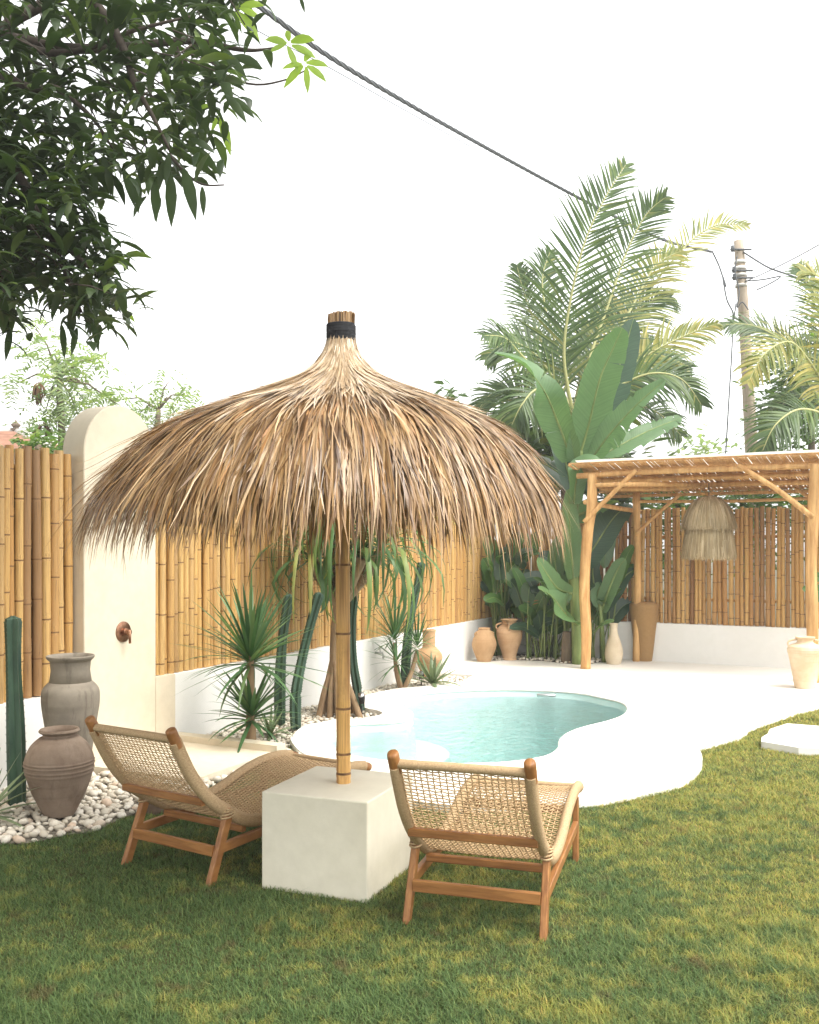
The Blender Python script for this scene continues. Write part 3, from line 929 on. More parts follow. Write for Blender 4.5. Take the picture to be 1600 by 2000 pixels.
shell.f = [f_ for f_ in shell.f if len(f_) == 4]
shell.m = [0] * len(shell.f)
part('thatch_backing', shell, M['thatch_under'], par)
# radial frame under the thatch
for i in range(10):
    a = 2 * PI * i / 10 + .2
    rb = MB()
    pts = []
    for s in (S_R(.07), S_R(.42), S_R(.76), S_R(1.0)):
        p, _ = prof_at(s)
        pts.append((PXC + (p.x - .06) * math.cos(a), PYC + (p.x - .06) * math.sin(a), p.y - .06))
    rb.tube(pts, .013, 6)
    part('rib', rb, M['pole_bamboo'], par)
rs = random.Random(21)
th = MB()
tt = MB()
def strand(a, s0, L, w, lift, curl, seg=5, mb=None):
    rt = max(.25, prof_at(s0 + L)[0].x)
    sw = rs.gauss(0, .02)
    cl = .075 / rt                                 # tips gather in locks
    lock = (math.floor(a / cl + .37 * math.floor(s0 * 9)) + .5 - .37 * math.floor(s0 * 9)) * cl
    da = (lock - a) * .75 * min(1, L / .45) + rs.gauss(0, .035) / rt
    pts = []
    for i in range(seg + 1):
        t_ = i / seg
        s = s0 + L * t_
        p, tg = prof_at(s)
        over = max(0, s - TOT)
        nx, nz = -tg.y, tg.x                     # outward normal in the profile plane
        h = lift * (.3 + t_) + curl * t_ * t_
        r_ = p.x + nx * h; z = p.y + nz * h - over
        aa = a + da * t_ + sw * t_ * t_
        r_ = flare(aa, r_)
        pts.append(V((PXC + r_ * math.cos(aa), PYC + r_ * math.sin(aa), z)))
    tw = rs.gauss(0, .35)
    radial = V((math.cos(a), math.sin(a), 0)); tan = V((-math.sin(a), math.cos(a), 0))
    side = tan * math.cos(tw) + (radial * .6 + V((0, 0, .8))) * math.sin(tw)
    ws = [w * k_ for k_ in ((.7, 1, 1, .9, .65, .06) if seg == 5 else (.7, 1, .95, .06))]
    (mb or th).ribbon(pts, ws[:seg + 1], side)
rows = [(.064, 560, .42, .62), (.10, 560, .42, .60), (.20, 760, .36, .56), (.32, 900, .34, .54), (.45, 1150, .34, .54), (.58, 1250, .36, .60), (.70, 1400, .36, .66), (.80, 1400, .36, .72), (.88, 1250, .30, .74), (.95, 800, .24, .66)]
for r0, cnt, l0, l1 in rows:
    sB = S_R(r0)
    for i in range(cnt):
        a = 2 * PI * (i + rs.random()) / cnt
        s0 = max(0, sB + rs.gauss(0, .045))
        L = rs.uniform(l0, l1)
        L = min(L, TOT + .08 - abs(rs.gauss(0, .15)) + (.13 if rs.random() < .14 else 0) - s0)
        if r0 < .3: L = min(L, .55)
        if L < .12: continue
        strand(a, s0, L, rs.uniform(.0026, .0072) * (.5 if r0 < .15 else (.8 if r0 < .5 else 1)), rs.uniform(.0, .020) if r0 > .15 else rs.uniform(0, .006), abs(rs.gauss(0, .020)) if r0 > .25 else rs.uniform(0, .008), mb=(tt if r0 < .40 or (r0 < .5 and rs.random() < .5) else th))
# stray wisps sticking out of the rim
for i in range(300):
    a = rs.uniform(0, 2 * PI)
    strand(a, S_R(rs.uniform(.7, .95)), rs.uniform(.4, .66), rs.uniform(.0016, .0034), .02, rs.uniform(.03, .13) + .05 * max(0, -math.cos(a)))
part('thatch', th, M['thatch'], par, kind='stuff')
part('top_thatch', tt, M['sheen_thatch'], par, kind='stuff')
tb_ = MB()
for i in range(2200):
    a = rs.uniform(0, 2 * PI); r_ = .065 * math.sqrt(rs.uniform(.05, 1))
    x, y = PXC + r_ * math.cos(a), PYC + r_ * math.sin(a)
    z1 = 2.735 + rs.gauss(0, .004) + .006 * math.cos(a)
    tb_.ribbon([(x, y, 2.58), (x, y, 2.66), (x + rs.gauss(0, .002), y, z1)], [.003, .003, .0026], (-math.sin(a + rs.gauss(0, .6)), math.cos(a + rs.gauss(0, .6)), 0))
part('tuft', tb_, M['thatch'], par, kind='stuff')
bd = MB()
hel = [(PXC + (.069 + rs.gauss(0, .0006)) * math.cos(a), PYC + .069 * math.sin(a), 2.605 + .082 * a / (2 * PI * 13)) for a in [2 * PI * i / 24 for i in range(24 * 13)]]
bd.tube(hel, .0042, 5)
bd.lathe([(.066, 2.603), (.068, 2.62), (.068, 2.67), (.066, 2.69)], (PXC, PYC, 0), 24)
part('binding', bd, M['black_twine'], par)

# ------------------------------------------------------------------ two woven lounge chairs (one built, one copied)
CP = [(-.235, .775), (-.20, .71), (-.10, .535), (.02, .40), (.157, .305), (.27, .245), (.39, .222), (.52, .222), (.66, .245), (.78, .283), (.90, .314), (1.05, .335), (1.20, .332), (1.33, .305)]
CPc = catmull([V((0, a, b)) for a, b in CP], 24)
ccum = [0.0]
for a, b in zip(CPc, CPc[1:]): ccum.append(ccum[-1] + (b - a).length)
CT = ccum[-1]
def chair_at(s):
    s = max(0, min(CT, s)); lo, hi = 0, len(ccum) - 1
    while hi - lo > 1:
        m = (lo + hi) // 2
        if ccum[m] <= s: lo = m
        else: hi = m
    f = (s - ccum[lo]) / max(1e-9, ccum[hi] - ccum[lo])
    t_ = (CPc[hi] - CPc[lo]).normalized()
    return CPc[lo].lerp(CPc[hi], f), t_, V((0, -t_.z, t_.y))      # place, direction, upward normal
HW = .278
def wrapped(mb, fn, s0, s1, ra, rb, pitch=.0062, n=10):
    k_ = int((s1 - s0) / (pitch / 2)); prev = None
    for i in range(k_ + 1):
        s = s0 + (s1 - s0) * i / k_
        p, x, y = fn(s)
        bump_ = 1.0 + (.030 if i % 2 else -.030) + .012 * mnoise.noise(V((s * 40, ra * 99, 0)))
        ring = [mb.vert(p + x * (ra * bump_ * math.cos(2 * PI * j / n)) + y * (rb * bump_ * math.sin(2 * PI * j / n))) for j in range(n)]
        if prev:
            for j in range(n):
                mb.face((prev[j], prev[(j + 1) % n], ring[(j + 1) % n], ring[j]))
        else: mb.face(ring[::-1])
        prev = ring
    mb.face(prev)
ch = thing('lounge_chair', 'woven rope lounge chair with teak legs left of the parasol block', 'lounge chair')
for sx in (-1, 1):
    rl = MB()
    wrapped(rl, lambda s: (chair_at(s)[0] + V((sx * HW, 0, 0)), V((1, 0, 0)), chair_at(s)[2]), .065, CT - .05, .0235, .032)
    # legs are lashed to the rail here
    p, t_, n_ = chair_at(.47)
    lash = part('side_rail', rl, M['rope'], ch, local=True)
    kn = MB()
    p0 = chair_at(0.07)[0]; p1 = chair_at(0)[0]; d = (p1 - p0).normalized()
    pts = [p0 - d * .03, p0, p0 + d * .055, p0 + d * .067, p0 + d * .072]
    kn.tube([q + V((sx * HW, 0, 0)) for q in pts], [.027, .0275, .0275, .0255, .018], 14, flat=.9)
    part('rail_tip', kn, M['teak'], ch, local=True, sharp=50)
    kn = MB(); p0 = chair_at(CT - .06)[0]; p1 = chair_at(CT)[0]; d = (p1 - p0).normalized()
    kn.tube([q + V((sx * HW, 0, 0)) for q in (p0, p0 + d * .05, p0 + d * .07, p0 + d * .078)], [.026, .026, .02, .01], 12, flat=.82)
    part('rail_tip', kn, M['teak'], ch, local=True)
    lg = MB(); lg.beam((sx * .293, .0, -.01), (sx * .288, .140, .335), .030, .047, (0, 1, .3))
    part('rear_leg', lg, M['teak'], ch, local=True, smooth=False)
    lg = MB(); lg.beam((sx * .293, 1.03, -.01), (sx * .288, 1.06, .318), .030, .044, (0, 1, 0))
    part('front_leg', lg, M['teak'], ch, local=True, smooth=False)
    ss = MB(); ss.beam((sx * .292, .075, .158), (sx * .292, 1.03, .180), .028, .046)
    part('side_stretcher', ss, M['teak'], ch, local=True, smooth=False)
    la = MB()
    for k_ in range(4):
        zc_ = .300 + .011 * k_
        yc_ = .124 + .004 * k_
        la.tube([(sx * .288 + .0245 * math.cos(a), yc_ + .036 * math.sin(a), zc_ + .004 * math.sin(a * 1.0 + k_)) for a in [2 * PI * i / 14 for i in range(15)]], .0052, 5)
    part('lashing', la, M['rope'], ch, local=True)
tbm = MB()
wrapped(tbm, lambda s: (chair_at(.055)[0] + V((s, 0, 0)), V((0, 1, 0)), V((0, 0, 1))), -HW + .015, HW - .015, .019, .019)
part('top_bar', tbm, M['rope'], ch, local=True)
tbm = MB()
wrapped(tbm, lambda s: (chair_at(CT - .045)[0] + V((s, 0, 0)), V((0, 1, 0)), V((0, 0, 1))), -HW + .015, HW - .015, .017, .017)
part('foot_bar', tbm, M['rope'], ch, local=True)
for (y, z, w, h, nm) in ((-.022, .398, .03, .036, 'cross_bar'), (.255, .205, .03, .034, 'cross_bar'), (.045, .148, .026, .05, 'rear_stretcher'), (1.035, .255, .028, .04, 'cross_bar')):
    cb = MB(); cb.beam((-.275, y, z), (.275, y, z), w, h)
    part(nm, cb, M['teak_cross'], ch, local=True, smooth=False)
# the net: long cords and cross cords woven over and under
net = MB()
NW = 20
xs_ = [-HW + .024 + (2 * HW - .048) * i / (NW - 1) for i in range(NW)]
pitch = .0172
NF_ = int((CT - .13) / pitch)
rc = random.Random(3)
for i, x in enumerate(xs_):
    pts = []
    jit = rc.uniform(0, 9)
    for j in range(NF_ * 2 + 1):
        s = .062 + j * pitch / 2
        p, t_, n_ = chair_at(s)
        ph = 1 if ((j // 2 + i) % 2 == 0) else -1
        amp = .0032 * ph * (1 if j % 2 == 0 else 0)
        sag = -.010 * (1 - (x / HW) ** 2)
        pts.append(p + V((x + .0024 * mnoise.noise(V((s * 9, jit, 0))), 0, 0)) + n_ * (amp + sag))
    net.tube(pts, .0030, 4, cap=False)
for j in range(NF_ + 1):
    s = .062 + j * pitch
    pts = []
    sj = rc.uniform(0, 9)
    for i in range(NW * 2 - 1):
        x = -HW + .024 + (2 * HW - .048) * i / (NW * 2 - 2)
        ph = -1 if ((j + i // 2) % 2 == 0) else 1
        amp = .0036 * ph * (1 if i % 2 == 0 else 0)
        ss_ = s + .0028 * mnoise.noise(V((x * 9, sj, 0)))
        p, t_, n_ = chair_at(ss_)
        sag = -.010 * (1 - (x / HW) ** 2)
        pts.append(p + V((x, 0, 0)) + n_ * (amp + sag))
    net.tube(pts, .0031, 4, cap=False)
part('woven_seat', net, M['cord'], ch, local=True)

def place_chair(o, lpx, rpx, fwd=None):
    a, b = gp(*lpx), gp(*rpx)
    mid = (a + b) / 2; x = (b - a).normalized()
    rz = math.atan2(x.y, x.x) if fwd is None else math.atan2(-fwd[0], fwd[1])
    o.location = (mid.x, mid.y, 0); o.rotation_euler = (0, 0, rz)
def copy_thing(root, label=None):
    r = root.copy(); C.objects.link(r)
    if label: r['label'] = label
    for c_ in list(root.children):
        d = c_.copy(); C.objects.link(d); d.parent = r
        for g_ in list(c_.children):
            e = g_.copy(); C.objects.link(e); e.parent = d
    return r
ch['group'] = 'pair of woven lounge chairs'
place_chair(ch, (249, 1688), (405, 1729))
ch2 = copy_thing(ch, 'woven rope lounge chair with teak legs right of the parasol block')
place_chair(ch2, (794, 1801), (1062, 1837), (.295, .955))

# ------------------------------------------------------------------ jars and vases
def jar(name, label, cat, base_px, z0, h, prof, mat, n=40, wob=.012, handles=None, bands=(), base_d=None, lid=None, loc=None, tilt=0.0):
    """prof: (radius, height share) from the foot to the lip; h metres tall"""
    p = loc if loc is not None else gp(base_px[0], base_px[1], z0)
    # the seen foot is the near edge of the base: step back by the foot radius
    if loc is None:
        r0 = prof[0][0]; p = p + V((p.x, p.y, 0)).normalized() * r0 * .85
    t_ = thing(name, label, cat, (p.x, p.y, z0))
    mb = MB()
    sm = [(q.x, q.y) for q in catmull([V((a, b * h, 0)) for a, b in prof], 11 if bands else 5)]
    out = []
    for r_, z in sm:
        for bz, bw in bands:
            d = abs(z / h - bz)
            if d < .012: r_ += bw * (1 - d / .012)
        out.append((r_, z))
    mouth = out[-1][0]
    inner = [(mouth - .012, out[-1][1] + .002), (mouth - .022, out[-1][1] - .02), (mouth - .030, out[-1][1] - .09), (mouth * .9, out[-1][1] - .2)]
    mb.lathe(out + [(mouth - .004, out[-1][1] + .004)] + inner, (0, 0, 0), n, wob=wob, seed=hash(label) % 50 if False else len(label))
    part('jar_body', mb, M[mat], t_, local=True)
    if handles:
        for a, (r0, z0_), (r1, z1_), bulge, rad in handles:
            hm = MB(); ca, sa = math.cos(a), math.sin(a)
            pts = []
            for i in range(9):
                u = i / 8
                r_ = r0 + (r1 - r0) * u + bulge * math.sin(PI * u); z = (z0_ + (z1_ - z0_) * u) * h + bulge * .35 * math.sin(PI * u)
                pts.append((r_ * ca, r_ * sa, z))
            hm.tube(pts, rad, 8)
            part('handle', hm, M[mat], t_, local=True)
    return t_
jar('terracotta_jar', 'round brown clay jar with a rolled lip and a ringed belly on the pebbles', 'jar', (116, 1597), .02, .505,
    [(.088, 0), (.093, .02), (.128, .16), (.165, .33), (.190, .50), (.197, .60), (.190, .70), (.160, .82), (.118, .90), (.096, .925), (.094, .945), (.108, .965), (.116, .98), (.112, 1.0)], 'brown_clay', 48, .012,
    bands=((.50, .005), (.545, .006), (.60, .006), (.635, .005)))
ul = gp(137, 1560, .02)
jar('stone_urn', 'tall weathered grey urn with a flared mouth standing behind the round brown jar', 'urn', None, .02, .90,
    [(.085, 0), (.09, .02), (.105, .12), (.125, .30), (.150, .48), (.170, .62), (.176, .70), (.170, .765), (.140, .81), (.112, .83), (.104, .845), (.103, .90), (.108, .94), (.125, .965), (.143, .985), (.147, 1.0)], 'grey_stone', 48, .016, loc=V((-2.135, 6.02, 0)))
jar('small_pot', 'small dark pot on the pebbles under the woven seat of the left lounge chair', 'pot', None, .02, .13,
    [(.05, 0), (.055, .03), (.068, .3), (.078, .7), (.082, .9), (.086, 1.0)], 'dark_clay', 24, .03, loc=V((-1.53, 5.78, 0)))
jar('necked_vase', 'sand coloured vase with a tall straight neck beside the agave at the pool corner', 'vase', (838, 1322), .05, .56,
    [(.075, 0), (.08, .02), (.115, .14), (.152, .30), (.166, .40), (.158, .48), (.125, .56), (.088, .61), (.078, .66), (.077, .80), (.079, .92), (.083, .97), (.086, 1.0)], 'sand_clay', 36, .01)
jar('ribbed_jar', 'tan ribbed jar with small ear handles standing first in the far corner', 'jar', (946, 1293), .05, .455,
    [(.09, 0), (.095, .02), (.125, .18), (.158, .38), (.168, .52), (.155, .66), (.120, .82), (.090, .92), (.080, .96), (.083, .985), (.082, 1.0)], 'sand_clay', 36, .012,
    handles=[(.3, (.135, .78), (.09, .90), .02, .009), (PI + .3, (.135, .78), (.09, .90), .02, .009)])
jar('amphora', 'peach coloured amphora with looped shoulder handles beside the ribbed jar in the corner', 'amphora', (995, 1290), .05, .56,
    [(.100, 0), (.104, .03), (.094, .06), (.115, .22), (.155, .42), (.178, .60), (.178, .70), (.160, .78), (.125, .85), (.096, .89), (.088, .93), (.098, .965), (.120, .985), (.122, 1.0)], 'peach_clay', 40, .01,
    handles=[(-.35, (.165, .74), (.10, .91), .05, .012), (PI + .1, (.165, .74), (.10, .91), .05, .012), (PI * 1.45, (.165, .74), (.10, .91), .035, .012)], bands=((.69, .004),))
jar('bottle_vase', 'pale bottle shaped clay vase standing just right of the front pergola post', 'vase', (1199, 1298), .05, .54,
    [(.085, 0), (.095, .03), (.112, .14), (.119, .26), (.112, .40), (.092, .54), (.066, .68), (.052, .78), (.048, .88), (.052, .96), (.057, 1.0)], 'pale_clay', 36, .014)
jar('rattan_vase', 'tall tapering woven rattan floor vase against the white wall under the pergola', 'vase', (1258, 1292), .05, .81,
    [(.108, 0), (.11, .02), (.125, .15), (.148, .40), (.172, .65), (.190, .82), (.196, .90), (.190, .955), (.16, .985), (.13, 1.0)], 'rattan', 40, .006)
jar('pale_amphora', 'whitewashed amphora with two handles in front of the pergola post at the right edge', 'amphora', (1573, 1346), .05, .565,
    [(.105, 0), (.11, .02), (.118, .10), (.145, .38), (.172, .62), (.186, .74), (.176, .81), (.140, .85), (.108, .87), (.086, .90), (.084, .94), (.098, .975), (.104, 1.0)], 'blush_clay', 40, .014,
    handles=[(-.25, (.168, .80), (.088, .95), .045, .011), (PI - .25, (.168, .80), (.088, .95), .045, .011)], bands=((.76, .004), (.70, .003)))

# ------------------------------------------------------------------ pergola
PF_L = gp(1144, 1306, DECK)
FU = V((.885, -.466, 0)); BU = V((.466, .885, 0))
PF_R = PF_L + FU * 2.70
PRL, PRR = PF_L + FU * .37 + BU * 1.10, PF_L + FU * 3.0 + BU * 1.08
pg = thing('pergola', 'rustic log pergola with a sloping bamboo lath roof in the far right corner', 'pergola', (PF_L.x + 1.4, PF_L.y, DECK))
def log(pts, rad, n=10):
    mb = MB(); c_ = catmull(pts, 5)
    rr = [rad * (1 + .10 * mnoise.noise(V((i * .35, rad * 50, pts[0][0])))) if not hasattr(rad, '__len__') else rad[0] + (rad[1] - rad[0]) * i / (len(c_) - 1) for i in range(len(c_))]
    mb.tube(c_, rr, n)
    return mb
def up(p, z): return V((p.x, p.y, z))
part('post', log([up(PF_L, DECK - .02), up(PF_L, .5) + FU * .01, up(PF_L, 1.1) - FU * .015, up(PF_L, 1.75) + FU * .025, up(PF_L, 2.1) + FU * .08, up(PF_L, 2.54) + FU * .09], .066, 12), M['pergola_wood'], pg)
part('post', log([up(PF_R, DECK - .02), up(PF_R, .7) - FU * .01, up(PF_R, 1.4) - FU * .02, up(PF_R, 2.0), up(PF_R, 2.56) + FU * .03], .066, 12), M['pergola_wood'], pg)
part('post', log([up(PRL, DECK - .02), up(PRL, 1.2) + FU * .02, up(PRL, 2.36)], .05, 10), M['pergola_wood'], pg)
part('post', log([up(PRR, DECK - .02), up(PRR, 1.2) - FU * .02, up(PRR, 2.36)], .05, 10), M['pergola_wood'], pg)
LF0, LF1 = PF_L - FU * .14, PF_R + FU * .75
slope = -.235                                        # metres down per metre back
def roofp(u, w, dz=0.0): return PF_L + FU * u + BU * w + V((0, 0, -DECK + 2.645 + slope * w + dz))
# lengthwise logs
part('beam', log([roofp(-.12, .02, -.115), roofp(.9, .03, -.09), roofp(1.9, .0, -.10), roofp(3.4, .02, -.095)], .036), M['pergola_wood'], pg)
part('beam', log([roofp(-.1, .42, -.055), roofp(1.2, .42, -.065), roofp(3.4, .44, -.055)], .027), M['pergola_wood'], pg)
part('beam', log([roofp(-.05, .80, -.055), roofp(.8, .82, -.07), roofp(1.6, .79, -.045), roofp(3.4, .82, -.055)], .036), M['pergola_wood'], pg)
part('beam', log([roofp(.0, 1.16, -.06), roofp(1.6, 1.16, -.055), roofp(3.4, 1.16, -.055)], .024), M['pergola_wood'], pg)
part('beam', log([up(PRL, 2.235) - FU * .05, up((PRL + PRR) / 2, 2.21), up(PRR, 2.235) + FU * .3], .022), M['pergola_wood'], pg)
part('beam', log([up(PF_L, 2.185) - BU * .03, up((PF_L + PRL) / 2, 2.14), up(PRL, 2.10) + BU * .25], .030), M['pergola_wood'], pg)
part('beam', log([up(PF_L, 2.40) + FU * .05, PF_L + FU * .75 + BU * .02 + V((0, 0, 2.345)), PF_L + FU * 1.4 + BU * .9 + V((0, 0, 2.37))], .030), M['pergola_wood'], pg)
part('brace', log([up(PF_L, 1.93) - BU * .06, PF_L + FU * .32 - BU * .05 + V((0, 0, 2.19)), PF_L + FU * .66 - BU * .04 + V((0, 0, 2.52))], .030), M['pergola_wood'], pg)
part('brace', log([up(PF_R, 1.95) - BU * .06, PF_R - FU * .4 - BU * .05 + V((0, 0, 2.24)), PF_R - FU * .82 - BU * .04 + V((0, 0, 2.53))], .032), M['pergola_wood'], pg)
part('brace', log([up(PRL, 1.78) - BU * .05, PRL + FU * .35 - BU * .05 + V((0, 0, 2.05)), PRL + FU * .62 - BU * .04 + V((0, 0, 2.28))], .024), M['pergola_wood'], pg)
part('brace', log([up(PRR, 1.9) - BU * .05, PRR - FU * .35 - BU * .05 + V((0, 0, 2.12)), PRR - FU * .6 - BU * .04 + V((0, 0, 2.3))], .024), M['pergola_wood'], pg)
# laths, laid a little askew, each a bar of its own in one roof mat
lt = MB()
rs = random.Random(33)
u = -.16
while u < 3.55:
    sk = .10 + rs.gauss(0, .012)
    w_ = rs.uniform(.020, .030)
    z_ = rs.uniform(-.004, .004)
    a, m_, b = roofp(u - sk * .4, -.09, z_), roofp(u + sk * .2, .55, z_ + rs.gauss(0, .004)), roofp(u + sk, 1.24, z_)
    lt.beam(a, m_, w_, .012); lt.beam(m_, b, w_, .012)
    u += w_ * rs.choice((1.0, 1.02, 1.1, 1.35))
part('roof_laths', lt, M['lath_wood'], pg, kind='stuff')
for w_ in (-.07, .25, .6, .95, 1.22):
    part('batten', log([roofp(-.2, w_, .018), roofp(1.6, w_, .02), roofp(3.55, w_, .018)], .013, 6), M['lath_wood'], pg)
sht = MB()
q = [roofp(-.10, -.115, .036), roofp(3.6, -.115, .036), roofp(3.6, 1.27, .036), roofp(-.10, 1.27, .036)]
i0 = [sht.vert(p) for p in q]; i1 = [sht.vert(p + V((0, 0, .010))) for p in q]
for f_ in ((i0[3], i0[2], i0[1], i0[0]), i1, (i0[0], i0[1], i1[1], i1[0]), (i0[1], i0[2], i1[2], i1[1]), (i0[2], i0[3], i1[3], i1[2]), (i0[3], i0[0], i1[0], i1[3])): sht.face(f_)
part('roof_sheet', sht, M['roof_film'], pg, smooth=False)

# pendant lamp shade of raffia, two skirts
ld = 12.05
LC = at(1385, 1030, ld)
lamp = thing('pendant_lamp', 'shaggy two tier raffia pendant lamp hanging under the pergola roof', 'pendant lamp', (LC.x, LC.y, 1.55))
k_ = ld / F
ztop, zmid, zbot = EYE - (968 - HY) * k_, EYE - (1026 - HY) * k_, EYE - (1089 - HY) * k_
def fringe(z_list, cnt, wl, seed, mbx):
    r_ = random.Random(seed)
    for i in range(cnt):
        a = r_.uniform(0, 2 * PI)
        pts = []
        cut = r_.gauss(0, .02); j = r_.gauss(0, .008); sw = r_.gauss(0, .03)
        for q, (rad, z) in enumerate(z_list):
            t_ = q / (len(z_list) - 1)
            aa = a + sw * t_
            rr = rad + j * t_ + r_.gauss(0, .004)
            pts.append((LC.x + rr * math.cos(aa), LC.y + rr * math.sin(aa), z + cut * t_))
        mbx.ribbon(pts, [wl] * (len(pts) - 1) + [wl * .5], (-math.sin(a), math.cos(a), 0))
f1 = MB(); fringe([(.03, ztop), (.12, ztop - .03), (.21, ztop - .10), (.262, ztop - .19), (.300, ztop - .28), (.335, zmid - .045)], 1700, .005, 1, f1)
part('upper_skirt', f1, M['raffia'], lamp, kind='stuff')
f2 = MB(); fringe([(.22, zmid + .06), (.275, zmid - .02), (.295, zmid - .14), (.315, zmid - .28), (.33, zbot)], 1700, .005, 2, f2)
part('lower_skirt', f2, M['raffia'], lamp, kind='stuff')
fc = MB(); fc.lathe([(.02, ztop - .02), (.11, ztop - .05), (.19, ztop - .12), (.24, ztop - .2), (.26, ztop - .3), (.27, zmid)], (LC.x, LC.y, 0), 28)
fc.f = [f_ for f_ in fc.f if len(f_) == 4]; fc.m = [0] * len(fc.f)
part('frame', fc, M['rattan'], lamp)
co = MB(); co.tube([(LC.x, LC.y, ztop - .01), (LC.x, LC.y, 2.42)], .006, 6)
part('cord', co, M['cable_black'], lamp)

# small black garden spotlights
def spot(px, label, h=.17):
    p = gp(*px, .02)
    s_ = thing('garden_spotlight', label, 'garden light', tuple(p))
    b = MB(); b.tube([p, p + V((0, 0, h * .45))], .008, 6); b.tube([p + V((-.02, 0, h * .42)), p + V((-.02, 0, h * .8))], .006, 6); b.tube([p + V((.02, 0, h * .42)), p + V((.02, 0, h * .8))], .006, 6)
    part('spike', b, M['black_plastic'], s_)
    b = MB(); b.tube([p + V((.0, .03, h * .62)), p + V((0, -.015, h * .8)), p + V((-.005, -.06, h * 1.0))], [.026, .032, .034], 12)
    part('lamp_head', b, M['black_plastic'], s_)
    b = MB(); b.tube([p + V((-.004, -.052, h * .965)), p + V((-.0055, -.0625, h * 1.012))], [.028, .029], 12)
    part('lens', b, M['steel'], s_)
spot((707, 1399), 'black spotlight on a spike standing in the round pebble planter by the pool', .21)
spot((823, 1338), 'small black spotlight low beside the agave at the pool edge', .14)

# ------------------------------------------------------------------ leaf builders
def sword(mb, base, az, el, L, w, droop, rs, seg=6, fold=.25, kink=None):
    """a strap leaf starting at base, rising at el, bending down by droop along its length"""
    h = V((math.cos(az), math.sin(az), 0)); side = V((-math.sin(az), math.cos(az), 0))
    p = V(base); e = el; pts = [p.copy()]
    for i in range(seg):
        p = p + (h * math.cos(e) + V((0, 0, 1)) * math.sin(e)) * (L / seg)
        pts.append(p.copy())
        e -= droop / seg * (1 + .6 * i / seg)
        if kink and i == kink[0]: e -= kink[1]
    prof = [.55, .9, 1.0, .92, .75, .48, .04] if seg == 6 else [max(.04, math.sin(PI * min(.98, .22 + .78 * i / seg)) ** .8) for i in range(seg + 1)]
    mb.ribbon(pts, [w * k_ for k_ in prof], side + V((0, 0, rs.uniform(-.2, .2))), fold=fold)

def paddle(mb, mid, width, nrm, rs, seg=16, tears=.12, fold=.22, base=.0, wave=.03, point=.8, stalk=0.0):
    """a banana-type blade along the midrib, split here and there to the rib"""
    pts = catmull([V(p) for p in mid], max(2, seg // (len(mid) - 1)))
    n = len(pts)
    for sgn in (-1, 1):
        prev = None
        gap = 0.0; sagn = 0.0
        for i, p in enumerate(pts):
            t_ = i / (n - 1)
            tg = (pts[min(i + 1, n - 1)] - pts[max(i - 1, 0)]).normalized()
            sd = tg.cross(V(nrm))
            sd = sd.normalized() if sd.length > 1e-5 else V((1, 0, 0))
            nn = sd.cross(tg).normalized()
            if nn.dot(V(nrm)) < 0: nn = -nn
            w = width * max(.0, math.sin(PI * min(1, .07 + .93 * t_) ** point)) ** .55
            if i == n - 1: w = width * .03
            ww = w * (1 + rs.gauss(0, wave))
            lean = tg * (.18 * w)
            o = p + sd * (sgn * ww * math.cos(fold)) + nn * (ww * math.sin(fold) + rs.gauss(0, wave * .25) * width) + lean + V((0, 0, -sagn * w))
            m_ = p + sd * (sgn * ww * .5) + nn * (ww * .5 * math.sin(fold) * 1.15) + lean * .5
            a = mb.vert(p, (0, t_, 0)); b = mb.vert(m_, (sgn * .5, t_, 0)); c_ = mb.vert(o, (sgn, t_, 0))
            if prev is not None:
                q = prev
                if sgn > 0:
                    mb.face((q[0], q[1], b, a)); mb.face((q[1], q[2], c_, b))
                else:
                    mb.face((a, b, q[1], q[0])); mb.face((b, c_, q[2], q[1]))
            prev = (a, b, c_)
            if rs.random() < tears and 1 < i < n - 2:              # a split: the next strip starts a little further on
                sagn = rs.uniform(-.05, .35)
                sh = tg * rs.uniform(.05, .16) * width
                b2 = mb.vert(m_ + sh * .4 + V((0, 0, -sagn * w * .3)), (sgn * .5, t_, 0)); c2 = mb.vert(o + sh + V((0, 0, -sagn * w)), (sgn, t_, 0))
                prev = (a, b2, c2)

def tubepts(pts, r0, r1, n=8, k=5, flat=1.0):
    mb = MB(); c_ = catmull([V(p) for p in pts], k)
    mb.tube(c_, [r0 + (r1 - r0) * i / (len(c_) - 1) for i in range(len(c_))], n, flat=flat)
    return mb

# ------------------------------------------------------------------ yuccas in the left bed
def yucca(name, label, base, heads, stem_r, rs, group=None):
    t_ = thing(name, label, 'yucca', tuple(base), group=group)
    for stem, cen, L, cnt, w, elmin, elmax in heads:
        part('stem', tubepts(stem, stem_r, stem_r * .7, 10), M['root_bark'], t_)
        mb = MB()
        for i in range(cnt):
            f_ = i / cnt
            el = elmin + (elmax - elmin) * (f_ ** .8) + rs.gauss(0, .10)
            az = i * 2.39996 + rs.gauss(0, .15)
            c_ = V(cen) + V((0, 0, .10 * f_)) + V((math.cos(az), math.sin(az), 0)) * .012
            sword(mb, c_, az, el, L * rs.uniform(.75, 1.08), w * rs.uniform(.8, 1.1), rs.uniform(.15, .75) * (1.15 - f_ * .8), rs)
        part('foliage', mb, M['yucca_leaf'], t_, kind='stuff')
    return t_
rs = random.Random(41)
yb = gp(487, 1458, .02); yd = yb.y
yt = at(489, 1300, yd)
yucca('yucca', 'two tiered yucca with a bare brown trunk in the pebble bed beside the shower tray', yb,
      [([yb, V((yb.x + .01, yb.y, .3)), V((yt.x, yd, yt.z + .08))], yt, .66, 100, .0165, -.45, 1.45),
       ([yb + V((.02, -.02, 0)), yb + V((.03, -.02, .20))], yb + V((.02, -.02, .20)), .48, 64, .0175, -.35, 1.15)], .040, rs)
y2 = gp(783, 1346, .03)
